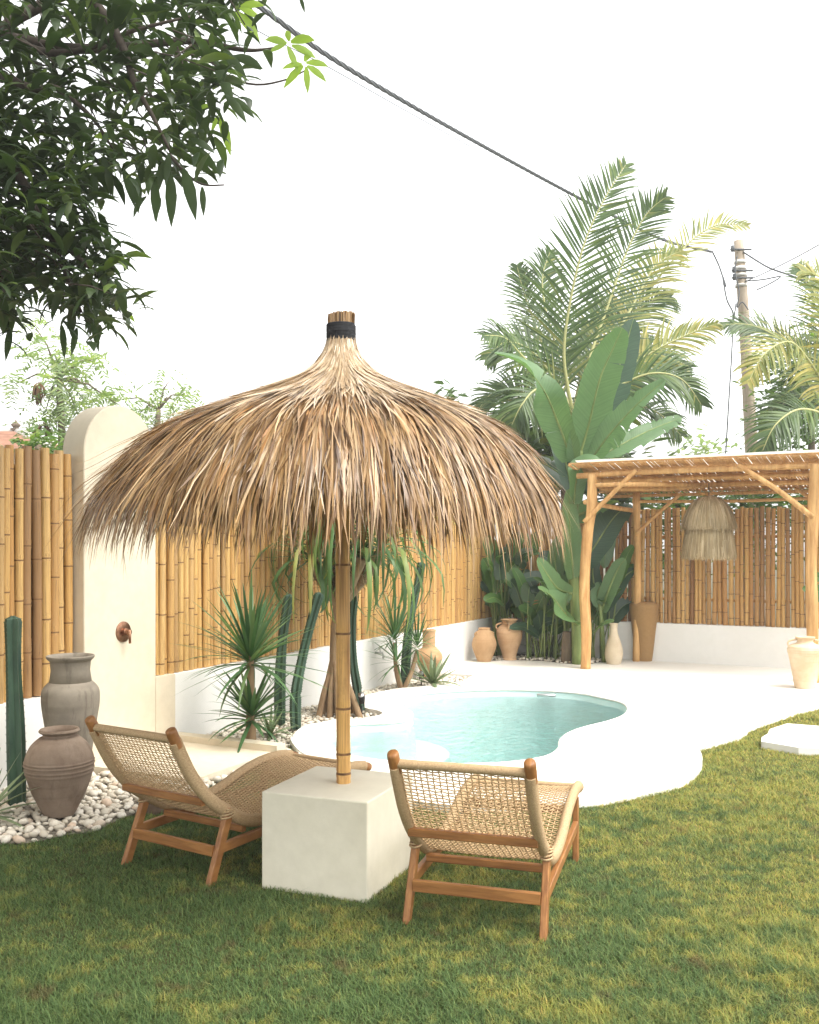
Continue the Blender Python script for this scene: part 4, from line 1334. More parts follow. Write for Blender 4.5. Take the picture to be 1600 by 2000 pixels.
a1, a2, a3 = at(771, 1255, y2.y), at(815, 1270, y2.y + .1), at(776, 1300, y2.y - .1)
yucca('yucca', 'slender branched yucca by the white wall behind the pool rim', y2,
      [([y2, at(774, 1310, y2.y), a1], a1, .58, 60, .011, -.3, 1.5), ([y2 + V((.03, 0, 0)), at(803, 1315, y2.y), a2], a2, .40, 42, .010, -.4, 1.5), ([y2, a3], a3, .40, 36, .010, -.6, 1.1)], .030, rs)

# ------------------------------------------------------------------ columnar cacti
def cactus(label, pts, r0, ribs=6, necks=(), rs=None):
    c_ = catmull([V(p) for p in pts], 10); n = len(c_)
    t_ = thing('column_cactus', label, 'cactus', tuple(pts[0]), group='columnar cacti along the left wall')
    mb = MB(); rb = MB()
    prev = None
    ns = ribs * 4
    seg_dirs = []
    for i, p in enumerate(c_):
        t0 = i / (n - 1)
        tg = (c_[min(i + 1, n - 1)] - c_[max(i - 1, 0)]).normalized()
        x = tg.cross(V((0, 1, 0))).normalized(); y = x.cross(tg).normalized()
        r_ = r0 * (.92 + .10 * math.sin(t0 * 7))
        if t0 > .93: r_ *= math.sqrt(max(.02, 1 - ((t0 - .93) / .07) ** 2))
        for nk in necks:
            r_ *= 1 - .28 * math.exp(-((t0 - nk) / .012) ** 2)
        ring = []
        for k_ in range(ns):
            a = 2 * PI * k_ / ns
            f_ = (k_ % 4)
            rr = r_ * (1.12 if f_ == 0 else (.64 if f_ == 2 else .86))
            ring.append(mb.vert(p + x * rr * math.cos(a) + y * rr * math.sin(a)))
        if prev:
            for k_ in range(ns):
                mb.face((prev[k_], prev[(k_ + 1) % ns], ring[(k_ + 1) % ns], ring[k_]), 0)
        prev = ring
        if i % 1 == 0:
            for k_ in range(ribs):                                  # areoles with short spines
                a = 2 * PI * k_ / ribs
                q = p + x * r_ * 1.11 * math.cos(a) + y * r_ * 1.11 * math.sin(a)
                o = (x * math.cos(a) + y * math.sin(a)) * .008
                s_ = tg * .003
                i0 = rb.vert(q - s_); i1 = rb.vert(q + s_); i2 = rb.vert(q + o)
                rb.face((i0, i1, i2))
    mb.face(prev)
    part('stem', mb, M['cactus_skin'], t_, sharp=28)
    part('spines', rb, M['cactus_rib'], t_, kind='stuff')
c0 = gp(33, 1574, .0)
cactus('thick dark green cactus column beside the jars in front of the left fence', [c0, at(30, 1420, c0.y), at(26, 1300, c0.y), at(25, 1203, c0.y)], .052, 5)
d = 8.45
cactus('dark cactus column just behind the yucca, second from the left wall bed start', [at(547, 1415, d + .05), at(547, 1330, d), at(553, 1240, d), at(566, 1160, d)], .045, 6)
cactus('jointed cactus leaning right, standing between the yucca and the pandanus roots', [at(578, 1424, 8.25), at(577, 1380, 8.25), at(580, 1340, 8.25), at(594, 1270, 8.3), at(612, 1200, 8.3), at(625, 1157, 8.3)], .043, 6, necks=(.33,))
cactus('thin cactus column behind the round pebble planter, partly hidden by the bamboo pole', [at(704, 1388, 9.2), at(698, 1345, 9.2), at(690, 1290, 9.2), at(688, 1220, 9.2), at(693, 1158, 9.2)], .040, 6, necks=(.22,))
cactus('long leaning cactus rising through the slender yucca near the necked vase', [at(790, 1343, 10.9), at(794, 1280, 10.9), at(800, 1220, 11.0), at(818, 1130, 11.1), at(824, 1098, 11.1)], .048, 6)

# ------------------------------------------------------------------ agaves
def agave(label, base, L, cnt, w, rs, emin=.05, emax=1.25):
    t_ = thing('agave', label, 'agave', tuple(base))
    for i in range(cnt):
        f_ = i / cnt
        mb = MB()
        sword(mb, V(base) + V((0, 0, .02)), i * 2.39996, emin + (emax - emin) * f_ + rs.gauss(0, .06), L * rs.uniform(.85, 1.1), w, rs.uniform(.2, .9) * (1.1 - f_), rs, fold=.35)
        part('leaf', mb, M['agave_leaf'], t_)
agave('pale green agave with arching leaves at the pool edge in front of the necked vase', gp(845, 1338, .05), .42, 24, .024, rs)
agave('striped agave at the foot of the banana plant in the far corner', gp(1075, 1283, .06), .48, 26, .024, rs)
agave('blue green agave spreading from the left edge over the pebbles', gp(-32, 1600, .02), .46, 22, .017, rs, -.05, 1.2)
agave('small agave tuft at the foot of the two tiered yucca', gp(528, 1440, .02), .30, 20, .014, rs)

# ------------------------------------------------------------------ pandanus behind the parasol pole
pb = gp(661, 1402, .02)
pd = pb.y + .12
pn = thing('pandanus_tree', 'screw pine with thick stilt roots and long drooping strap leaves behind the parasol pole', 'pandanus', (pb.x, pd, .0))
apex = at(655, 1300, pd)
for i in range(11):
    a = 2 * PI * i / 11 + .2
    r_ = .19 * (1 + .15 * math.sin(i * 3.3))
    foot = V((pb.x + r_ * math.cos(a), pd + r_ * .9 * math.sin(a), -.01))
    part('stilt_root', tubepts([foot, foot.lerp(apex, .5) + V((.02 * math.cos(a), .02 * math.sin(a), .03)), apex + V((0.02 * math.cos(a), 0.02 * math.sin(a), .05 * (i % 3)))], .033, .022, 8), M['root_bark'], pn)
fork = at(663, 1175, pd)
part('trunk', tubepts([apex + V((0, 0, -.05)), at(657, 1240, pd), fork], .058, .055, 12), M['root_bark'], pn)
heads = [(at(612, 1100, pd + .05), 1.0), (at(650, 1062, pd + .3), 1.0), (at(705, 1090, pd - .1), 1.0), (at(745, 1080, pd + .15), 1.05), (at(672, 1045, pd - .25), .9)]
lb = MB()
for hc, k_ in heads:
    part('branch', tubepts([fork + V((0, 0, -.04)), fork.lerp(hc, .5) + V((0, 0, -.04)), hc], .05, .062, 10), M['root_bark'], pn)
    for i in range(40):                                             # old leaf bases, fibrous
        a = rs.uniform(0, 2 * PI)
        sword(lb, fork.lerp(hc, rs.uniform(.35, 1.0)) + V((.055 * math.cos(a), .055 * math.sin(a), 0)), a, rs.uniform(-1.2, .6), rs.uniform(.08, .2), .008, .8, rs, seg=3)
part('leaf_bases', lb, M['thatch'], pn, kind='stuff')
lb = MB()
for hc, k_ in heads:
    for i in range(30):
        az = i * 2.39996 + rs.gauss(0, .2); f_ = i / 30
        sword(lb, hc + V((0, 0, .12 * f_)), az, -.05 + 1.35 * f_ + rs.gauss(0, .12), rs.uniform(.75, 1.15) * k_, rs.uniform(.018, .027), rs.uniform(1.3, 2.3) * (1.15 - .6 * f_), rs, seg=8, fold=.3, kink=(rs.randrange(3, 6), rs.uniform(.2, .9)))
for i in range(32):                                                 # the long hanging ones in front of the fence
    hc = rs.choice(heads)[0]
    az = rs.uniform(PI * .9, 2.1 * PI)
    sword(lb, hc, az, rs.uniform(.2, .9), rs.uniform(1.1, 1.55), rs.uniform(.019, .027), rs.uniform(1.7, 2.5), rs, seg=9, fold=.3, kink=(rs.randrange(2, 5), rs.uniform(.3, .8)))
part('foliage', lb, M['pandan_leaf'], pn, kind='stuff')

# ------------------------------------------------------------------ banana plant in the corner
bd_ = 12.75
B0 = at(1129, 1293, bd_); B0.z = DECK
bn = thing('banana_plant', 'tall banana plant with a huge upright pale leaf behind the front pergola post', 'banana plant', tuple(B0))
part('stem', tubepts([B0, at(1126, 1200, bd_), at(1117, 1080, bd_), at(1122, 980, bd_), at(1132, 880, bd_)], .080, .052, 14), M['stem_green'], bn)
rb_ = random.Random(77)
FR = V((0, -1, .25))
def ban(mid, width, nrm=FR, mat='banana_leaf', tears=.10, fold=.18, dd=0.0, petiole=True, point=.8, parent=None):
    pts = [at(x, y, bd_ + dz + dd) for x, y, dz in mid]
    mb = MB(); paddle(mb, pts, width, nrm, rb_, 18, tears, fold, point=point)
    o = part('leaf', mb, M[mat], parent or bn)
    c_ = catmull(pts, 6)
    rb2 = MB(); rb2.tube(c_, [.020 * (1 - .85 * i / (len(c_) - 1)) for i in range(len(c_))], 6)
    part('midrib', rb2, M['stem_green'], o)
ban([(1128, 905, 0), (1150, 830, -.1), (1172, 740, -.25), (1198, 680, -.35), (1216, 640, -.45)], .265, V((.25, -1, .3)), tears=.03, fold=.12, point=.72)
ban([(1118, 900, 0), (1088, 820, -.1), (1062, 762, -.2), (1020, 712, -.35), (965, 690, -.5)], .24, V((-.5, -.5, .9)), tears=.16, fold=.3)
ban([(1140, 905, .1), (1180, 800, .3), (1215, 700, .4), (1238, 622, .45)], .25, V((-.2, -1, .2)), 'banana_dark', tears=.08)
ban([(1140, 920, 0), (1190, 850, -.2), (1245, 790, -.4), (1300, 742, -.6)], .26, V((-.4, -.8, .7)), tears=.4, fold=.3)
ban([(1160, 900, .1), (1215, 868, .2), (1275, 838, .3), (1332, 816, .35)], .20, V((.1, -.8, .8)), tears=.5, fold=.35)
ban([(1118, 960, .2), (1095, 860, .4), (1075, 780, .6), (1050, 740, .7)], .20, V((.3, -1, .2)), 'banana_dark', tears=.1)
ban([(1120, 985, -.2), (1128, 925, -.3), (1148, 900, -.4), (1178, 915, -.5)], .15, V((.2, -.6, 1)), tears=.05, fold=.5)
ban([(1120, 1130, -.1), (1116, 1080, -.2), (1112, 1010, -.25), (1112, 955, -.2)], .17, V((.5, -1, .1)), tears=.02, fold=.2)
ban([(1125, 1120, .2), (1160, 1070, .2), (1200, 1010, .3), (1232, 985, .5)], .22, V((-.2, -.9, .6)), 'banana_dark', tears=.08, fold=.3)
ban([(1120, 1010, .3), (1160, 1000, .5), (1182, 1050, .5), (1180, 1110, .45)], .18, V((.2, -1, .2)), tears=.05, fold=.2)
ban([(1128, 1220, -.1), (1105, 1200, -.3), (1078, 1165, -.45), (1052, 1150, -.6)], .21, V((-.3, -.7, .8)), tears=.15, fold=.3)
ban([(1118, 1160, -.2), (1090, 1150, -.3), (1068, 1120, -.4), (1050, 1090, -.45)], .14, V((.6, -1, .1)), tears=.02, fold=.25)
ban([(1130, 960, .4), (1150, 900, .6), (1190, 860, .7), (1250, 850, .8)], .22, V((0, -.8, .6)), 'banana_dark', tears=.15)
ban([(1125, 960, .3), (1100, 930, .5), (1060, 905, .6), (1030, 900, .6)], .2, V((0, -.8, .6)), 'banana_dark', tears=.15)
ban([(1110, 1180, .2), (1090, 1130, .2), (1085, 1080, .25), (1100, 1040, .3)], .13, V((.2, -1, .1)), tears=.03)
# young sucker right of the post
B1 = at(1180, 1292, 12.95); B1.z = DECK
b1 = thing('banana_plant', 'young banana shoot with narrow upright leaves between the post and the bottle vase', 'banana plant', tuple(B1))
part('stem', tubepts([B1, at(1176, 1230, 12.95), at(1172, 1180, 12.95)], .035, .025, 10), M['stem_green'], b1)
for mid, w_, nr, mt in (([(1175, 1195, 0), (1190, 1150, -.1), (1208, 1110, -.15), (1222, 1092, -.2)], .12, V((-.4, -1, .2)), 'banana_leaf'),
                        ([(1178, 1195, .1), (1200, 1160, .15), (1222, 1125, .2), (1242, 1112, .25)], .10, V((-.2, -1, .4)), 'banana_dark'),
                        ([(1172, 1185, 0), (1168, 1165, 0), (1170, 1150, 0), (1178, 1142, 0)], .11, V((0, -1, .1)), 'banana_leaf'),
                        ([(1160, 1235, -.2), (1170, 1225, -.3), (1185, 1215, -.4), (1200, 1212, -.45)], .09, V((-.2, -.6, 1)), 'banana_leaf'),
                        ([(1165, 1180, .2), (1160, 1140, .2), (1158, 1110, .2), (1168, 1085, .2)], .11, V((0, -1, .1)), 'banana_dark')):
    ban(mid, w_, nr, mt, tears=.04, dd=.2, parent=b1)
# heliconia clumps, one per stem cluster
def heliconia(label, px, py, dd, n, rs, hmin, hmax, mats, flower=False):
    base = at(px, py, dd); base.z = DECK
    t_ = thing('heliconia', label, 'heliconia', tuple(base))
    for i in range(n):
        a = i * 2.4 + rs.uniform(-.3, .3)
        foot = base + V((rs.uniform(-.16, .16), rs.uniform(-.12, .12), 0))
        h = rs.uniform(hmin, hmax); lean = rs.uniform(.05, .26) * h
        top = foot + V((lean * math.cos(a), lean * math.sin(a), h))
        part('stem', tubepts([foot, foot.lerp(top, .5) + V((0, 0, .05)), top], .012, .008, 6), M['stem_green'], t_)
        L = rs.uniform(.38, .62); el = rs.uniform(.2, 1.3)
        hdir = V((math.cos(a), math.sin(a), 0))
        tip = top + hdir * (L * math.cos(el)) + V((0, 0, L * math.sin(el)))
        midp = top.lerp(tip, .5) + V((0, 0, .10 * L))
        nr = V((rs.gauss(0, .3), -.8, .7)) if el < .8 else V((rs.gauss(0, .4), -1, .2))
        mb = MB(); paddle(mb, [top, midp, tip - V((0, 0, .05))], rs.uniform(.075, .125), nr, rs, 10, .03, .2, wave=.02)
        part('leaf', mb, M[rs.choice(mats)], t_)
    if flower:
        for k_ in range(1):
            q = at(px - 4, py - 105, dd - .25)
            mb = MB()
            for j in range(4):
                sword(mb, q + V((0, 0, .02 * j)), PI * (j % 2) + rs.uniform(-.3, .3), .3, .085, .008, .3, rs, seg=4, fold=.6)
            part('flower', mb, M['flower_orange'], t_)
rh = random.Random(9)
heliconia('tall dark leaved heliconia clump against the left fence in the corner', 985, 1285, 13.75, 30, rh, .35, 1.5, ['dark_leaf_p', 'heliconia_leaf', 'dark_leaf_p'] if False else ['banana_dark', 'heliconia_leaf', 'heliconia_leaf'])
heliconia('green heliconia clump with orange flowers behind the amphora', 1045, 1285, 13.3, 20, rh, .3, 1.05, ['heliconia_leaf', 'banana_dark'], True)
heliconia('bright leaved heliconia clump right behind the banana stem', 1090, 1283, 13.25, 18, rh, .5, 1.3, ['banana_dark', 'heliconia_leaf'])
heliconia('heliconia clump with long stems right of the banana stem', 1165, 1280, 13.3, 16, rh, .4, 1.1, ['heliconia_leaf', 'banana_dark'])
part_stump = at(1108, 1290, 12.9); part_stump.z = DECK
stp = tubepts([part_stump, part_stump + V((0, 0, .2)), part_stump + V((.01, 0, .42))], .085, .07, 12)
so = part('tree_stump', stp, M['trunk_bark']); tag(so, 'cut grey stump beside the banana stem in the corner bed', 'stump')

# ------------------------------------------------------------------ coconut palms
def frond(parent, pts, L0, L1, mat, rs, npairs=52, droop=.7, vee=.5, wl=.018, start=.12, up_hint=V((0, 0, 1))):
    c_ = catmull([V(p) for p in pts], 14); n = len(c_)
    rb2 = MB(); rb2.tube(c_, [.030 * (1 - .9 * i / (n - 1)) + .002 for i in range(n)], 6)
    fo = part('frond', rb2, M['palm_rachis'], parent)
    mb = MB()
    for k_ in range(npairs):
        t_ = start + (1 - start) * k_ / (npairs - 1)
        i = min(n - 2, int(t_ * (n - 1))); f_ = t_ * (n - 1) - i
        p = c_[i].lerp(c_[i + 1], f_); tg = (c_[i + 1] - c_[i]).normalized()
        sd = tg.cross(up_hint)
        sd = sd.normalized() if sd.length > .05 else V((1, 0, 0))
        nn = sd.cross(tg).normalized()
        L = (L0 + (L1 - L0) * t_) * math.sin(PI * (.18 + .79 * t_)) ** .7 * rs.uniform(.8, 1.12)
        for sg in (-1, 1):
            dirv = (sd * sg * math.cos(vee) + nn * math.sin(vee) * .7 + tg * (.55 + .6 * t_) + V((rs.gauss(0, .1), rs.gauss(0, .1), rs.gauss(0, .1)))).normalized()
            q = p.copy(); ps = [q.copy()]
            for s_ in range(4):
                q = q + dirv * (L / 4)
                ps.append(q.copy())
                dirv = (dirv + V((0, 0, -1)) * droop * (.22 + .12 * s_) * rs.uniform(.7, 1.3)).normalized()
            mb.ribbon(ps, [wl * .6, wl, wl * .9, wl * .6, wl * .08], tg + V((0, 0, rs.uniform(-.3, .3))), fold=.3)
    part('leaflets', mb, M[mat], fo, kind='stuff')
rp = random.Random(61)
PD = 15.4
pc_ = at(1118, 800, PD)
palm = thing('coconut_palm', 'young coconut palm with tall upright fronds rising behind the corner of the fence', 'palm tree', (pc_.x, pc_.y + .3, 0))
part('trunk', tubepts([(pc_.x, pc_.y + .3, -.02), (pc_.x + .05, pc_.y + .3, 2.0), tuple(pc_)], .17, .13, 12), M['trunk_bark'], palm)
def fr_(pp, L0, L1, mat='palm_leaf', **kw):
    if 'up_hint' not in kw:
        kw['up_hint'] = V((rp.uniform(-.25, .25), -.75, .6)); L0 *= 1.25; L1 *= 1.25; kw['droop'] = kw['droop'] * .75; kw['vee'] = .15; kw['wl'] = .021
    frond(palm, [at(x, y, PD + dz) for x, y, dz in pp], L0, L1, mat, rp, **kw)
CV = V((0, -1, .15))
fr_([(1118, 800, 0), (1102, 700, -.1), (1112, 600, -.2), (1140, 480, -.3), (1180, 390, -.3), (1222, 322, -.2)], 1.05, .75, npairs=62, droop=.10, vee=.15, up_hint=CV, wl=.021)
fr_([(1125, 790, 0), (1155, 690, .3), (1190, 590, .5), (1225, 490, .6), (1262, 420, .6), (1300, 385, .5)], .95, .7, npairs=58, droop=.22, vee=.15, up_hint=CV, wl=.020)
fr_([(1130, 800, .2), (1190, 700, 1.0), (1260, 580, 1.6), (1340, 480, 1.9), (1400, 440, 2.0), (1460, 440, 2.0)], .75, .5, 'pale_palm_leaf', npairs=52, droop=.4, vee=.2, up_hint=V((-.3, -1, .4)))
fr_([(1112, 800, 0), (1060, 740, -.4), (1015, 690, -.8), (985, 660, -1.1), (945, 655, -1.3)], .8, .5, npairs=46, droop=.9, vee=.3)
fr_([(1112, 810, 0), (1050, 780, .3), (1000, 760, .5), (960, 770, .6), (935, 800, .6)], .8, .5, npairs=44, droop=.9, vee=.3)
fr_([(1115, 800, .2), (1070, 700, .6), (1040, 620, .9), (1020, 560, 1.0), (1010, 520, 1.0)], .8, .5, npairs=48, droop=.5, vee=.2, up_hint=V((.3, -1, .3)))
fr_([(1130, 810, 0), (1200, 740, .2), (1270, 690, .3), (1340, 655, .3), (1400, 632, .2)], .75, .55, 'pale_palm_leaf', npairs=50, droop=.9, vee=.3)
fr_([(1130, 815, .1), (1190, 760, .6), (1250, 720, .9), (1300, 700, 1.0), (1345, 715, 1.0)], .9, .6, npairs=50, droop=1.0, vee=.3)
fr_([(1128, 800, .3), (1170, 700, .9), (1220, 630, 1.4), (1270, 590, 1.5), (1310, 580, 1.5)], .9, .6, npairs=50, droop=.9, vee=.3)
fr_([(1120, 815, -.2), (1090, 770, -.9), (1050, 760, -1.3), (1020, 790, -1.5), (1000, 830, -1.5)], .7, .5, npairs=40, droop=1.0, vee=.3)
fr_([(1125, 820, .3), (1180, 800, .9), (1240, 790, 1.2), (1290, 810, 1.3), (1330, 850, 1.3)], .9, .6, npairs=44, droop=1.1, vee=.3)
fr_([(1115, 815, -.3), (1060, 800, -.8), (1010, 800, -1.1), (970, 830, -1.2), (950, 870, -1.2)], .8, .6, npairs=48, droop=1.0, vee=.3)
fr_([(1115, 810, .2), (1075, 730, .2), (1030, 680, .2), (985, 670, .2), (950, 700, .2)], .9, .6, npairs=52, droop=.9, vee=.3)
fr_([(1118, 800, .5), (1090, 690, .8), (1065, 600, 1.0), (1060, 540, 1.1), (1075, 490, 1.2)], .9, .6, npairs=54, droop=.6, vee=.25, up_hint=V((.3, -1, .3)))
fr_([(1128, 810, -.1), (1200, 760, -.3), (1270, 730, -.5), (1330, 740, -.6), (1370, 790, -.6)], .85, .6, npairs=52, droop=1.0, vee=.3)
fr_([(1128, 800, .4), (1190, 680, .9), (1240, 590, 1.3), (1280, 520, 1.5), (1330, 490, 1.5)], .9, .6, 'pale_palm_leaf', npairs=52, droop=.9, vee=.3)
fr_([(1128, 805, .6), (1170, 730, 1.4), (1210, 690, 1.9), (1260, 680, 2.0), (1300, 720, 2.0)], .9, .6, npairs=52, droop=1.0, vee=.3)
fr_([(1120, 800, .4), (1140, 720, 1.1), (1165, 660, 1.6), (1180, 620, 1.8), (1200, 590, 1.9)], .9, .6, npairs=46, droop=.8, vee=.3)

p2c = at(1660, 830, 14.5)
palm2 = thing('coconut_palm', 'yellowing coconut palm whose arching fronds reach in from the right edge', 'palm tree', (p2c.x, p2c.y, 0))
part('trunk', tubepts([(p2c.x, p2c.y, -.02), (p2c.x + .1, p2c.y, 1.8), tuple(p2c)], .17, .14, 12), M['trunk_bark'], palm2)
def fr2(pp, L0, L1, mat='palm_leaf', **kw):
    kw['up_hint'] = V((rp.uniform(-.25, .25), -.75, .6)); L0 *= 1.2; L1 *= 1.2; kw['droop'] *= .75; kw['vee'] = .15; kw['wl'] = .020
    frond(palm2, [at(x, y, 14.5 + dz) for x, y, dz in pp], L0, L1, mat, rp, **kw)
fr2([(1660, 830, 0), (1620, 770, -.2), (1580, 705, -.4), (1542, 668, -.7), (1495, 690, -1.0), (1462, 745, -1.1)], .85, .6, 'pale_palm_leaf', npairs=62, droop=.75, vee=.25)
fr2([(1660, 830, .2), (1600, 740, .6), (1530, 668, .9), (1470, 636, 1.0), (1415, 634, 1.1)], .75, .5, npairs=54, droop=1.0, vee=.3)
fr2([(1660, 830, 0), (1640, 740, .4), (1620, 650, .7), (1590, 570, .9), (1560, 520, 1.0)], .75, .6, 'palm_leaf', npairs=54, droop=.7, vee=.3)
fr2([(1660, 830, 0), (1655, 720, -.2), (1635, 620, -.3), (1605, 545, -.4), (1570, 530, -.4)], .8, .6, 'pale_palm_leaf', npairs=54, droop=.8, vee=.3)
fr2([(1660, 840, -.2), (1610, 810, -.5), (1560, 800, -.8), (1515, 830, -1.0), (1490, 880, -1.0)], .75, .6, npairs=50, droop=1.0, vee=.3)
fr2([(1665, 835, .3), (1620, 790, 1.0), (1570, 770, 1.4), (1530, 790, 1.6), (1500, 840, 1.7)], .8, .6, npairs=50, droop=.9, vee=.3)
fr2([(1665, 835, 0), (1720, 760, 0), (1780, 720, 0), (1840, 740, 0)], .8, .6, npairs=46, droop=1.0, vee=.3)
fr2([(1665, 835, 0), (1690, 740, .5), (1720, 640, .8), (1760, 570, 1)], .8, .6, npairs=46, droop=.8, vee=.3)

# ------------------------------------------------------------------ broad crowns
def leafy(mb, centres, per, Lmin, Lmax, wr, spread, droop, rs, seg=3, fold=.25, el0=-.2, el1=1.0):
    for c_ in centres:
        c_ = V(c_)
        for k_ in range(per):
            az = rs.uniform(0, 2 * PI)
            el = rs.uniform(el0, el1)
            L = rs.uniform(Lmin, Lmax)
            b = c_ + V((rs.gauss(0, spread), rs.gauss(0, spread), rs.gauss(0, spread)))
            h = V((math.cos(az), math.sin(az), 0)); side = V((-math.sin(az), math.cos(az), rs.uniform(-.6, .6)))
            p = b; e = el; pts = [p.copy()]
            for s_ in range(seg):
                p = p + (h * math.cos(e) + V((0, 0, math.sin(e)))) * (L / seg); pts.append(p.copy()); e -= droop / seg * rs.uniform(.7, 1.3)
            w = L * wr
            ws = [w * .25, w, w * .85, w * .06] if seg == 3 else [w * .2, w * .85, w, w * .7, w * .06]
            mb.ribbon(pts, ws, side, fold=fold)

def in_px(poly, rs, n):
    xs = [p[0] for p in poly]; ys = [p[1] for p in poly]; out = []
    while len(out) < n:
        a = np.array([rs.uniform(min(xs), max(xs))]); b = np.array([rs.uniform(min(ys), max(ys))])
        if inside(a, b, poly)[0]: out.append((a[0], b[0]))
    return out

# mango tree: the trunk stands outside the left fence, boughs hang into the garden
rm_ = random.Random(13)
mt = thing('mango_tree', 'dark leafy mango tree whose drooping boughs hang in from the upper left', 'mango tree', (-5.2, 6.9, 0))
T0_ = V((-5.2, 6.9, -.03)); TF = V((-4.9, 6.7, 3.3))
part('trunk', tubepts([T0_, (-5.1, 6.9, 1.5), TF], .26, .19, 14), M['trunk_bark'], mt)
lobeA = [(-120, -60), (500, -60), (488, 30), (455, 95), (470, 130), (455, 200), (425, 235), (400, 300), (385, 350), (330, 365), (270, 340), (225, 330), (195, 300), (165, 300), (-120, 330)]
lobeB = [(-120, 300), (165, 300), (178, 370), (195, 450), (222, 500), (215, 550), (235, 590), (205, 625), (140, 640), (95, 610), (68, 545), (40, 560), (20, 640), (-120, 650)]
boughs = [[(-60, 30, 6.9), (60, 95, 6.7), (150, 100, 6.6), (260, 60, 6.6), (380, 30, 6.7)],
          [(-60, 60, 6.9), (90, 90, 6.8), (200, 95, 6.9), (300, 85, 7.0), (385, 80, 7.0), (460, 95, 7.0), (500, 98, 7.0), (545, 92, 7.0)],
          [(100, -60, 6.7), (180, 0, 6.5), (235, 80, 6.4), (262, 160, 6.3), (300, 230, 6.3), (335, 300, 6.3)],
          [(-60, 120, 6.7), (0, 148, 6.5), (70, 175, 6.4), (110, 172, 6.4), (180, 230, 6.4), (220, 290, 6.4)],
          [(-60, 240, 6.5), (20, 320, 6.3), (70, 400, 6.2), (100, 460, 6.2), (130, 540, 6.2), (160, 610, 6.2)],
          [(-60, 380, 6.4), (20, 430, 6.2), (80, 450, 6.2), (150, 500, 6.2), (210, 560, 6.2)],
          [(380, 80, 7.0), (440, 145, 7.0), (500, 165, 7.0), (560, 155, 7.0), (595, 138, 7.0)],
          [(330, 300, 6.3), (360, 335, 6.3), (395, 360, 6.3), (438, 361, 6.3)],
          [(-60, 480, 6.3), (0, 540, 6.2), (20, 600, 6.2), (15, 640, 6.2)],
          [(260, -60, 7.2), (330, -10, 7.3), (400, 20, 7.4), (450, 30, 7.4)]]
for bp in boughs:
    pts = [at(x, y, d_) for x, y, d_ in bp]
    main = bp[0][0] < 120 or bp[0][1] < 0
    if main: pts = [TF, TF.lerp(pts[0], .6) + V((0, 0, .35))] + pts
    part('bough', tubepts(pts, .055 if main else .011, .007 if main else .005, 8, 4), M['branch_bark'], mt)
cent = []
for x, y in in_px(lobeA, rm_, 315): cent.append(at(x, y, rm_.uniform(5.9, 7.9)))
for x, y in in_px(lobeB, rm_, 250): cent.append(at(x, y, rm_.uniform(5.7, 7.0)))
# the rest of the crown: above, to the left and carried over the viewer's side to shade the lawn (all above the picture's top edge)
over = []
while len(over) < 420:
    p = V((rm_.uniform(-8.5, .6), rm_.uniform(.2, 9.5), rm_.uniform(3.4, 8.2)))
    e = ((p.x + 3.9) / 4.6) ** 2 + ((p.y - 4.8) / 4.8) ** 2 + ((p.z - 5.6) / 2.6) ** 2
    if e > 1 or e < .22: continue
    px, py = HX + p.x / p.y * F, HY - (p.z - EYE) / p.y * F
    mrg = 90 + .6 * F / p.y
    if px > -mrg and py > -mrg: continue
    over.append(p)
# unseen leaf clusters added over and behind the viewer to shade the near lawn
while len(over) < 1000:
    p = V((rm_.uniform(-7, 2.4), rm_.uniform(-5, 2.6), rm_.uniform(3.8, 7.6)))
    e = ((p.x + 2.3) / 4.6) ** 2 + ((p.y + 1.2) / 3.7) ** 2 + ((p.z - 5.8) / 1.9) ** 2
    if e > 1: continue
    if p.y > .1:
        px, py = HX + p.x / p.y * F, HY - (p.z - EYE) / p.y * F
        mrg = 90 + .75 * F / p.y
        if px > -mrg and py > -mrg and px < 1600 + mrg: continue
    over.append(p)
mg = MB(); leafy(mg, cent, 6, .14, .265, .128, .075, 1.3, rm_, 4, .25, -.5, .9)
part('foliage', mg, M['mango_leaf'], mt, kind='stuff')
mg = MB(); leafy(mg, over, 15, .16, .26, .15, .17, 1.2, rm_, 3, .25, -.4, .9)
part('foliage', mg, M['mango_leaf'], mt, kind='stuff')
tw = MB()
for c_ in cent[::3]:
    b = V(c_) + V((rm_.gauss(-.25, .12), rm_.gauss(0, .1), rm_.gauss(.18, .1)))
    tw.tube([b, b.lerp(c_, .5) + V((0, 0, .02)), c_], [.006, .005, .004], 5)
part('twigs', tw, M['branch_bark'], mt, kind='stuff')
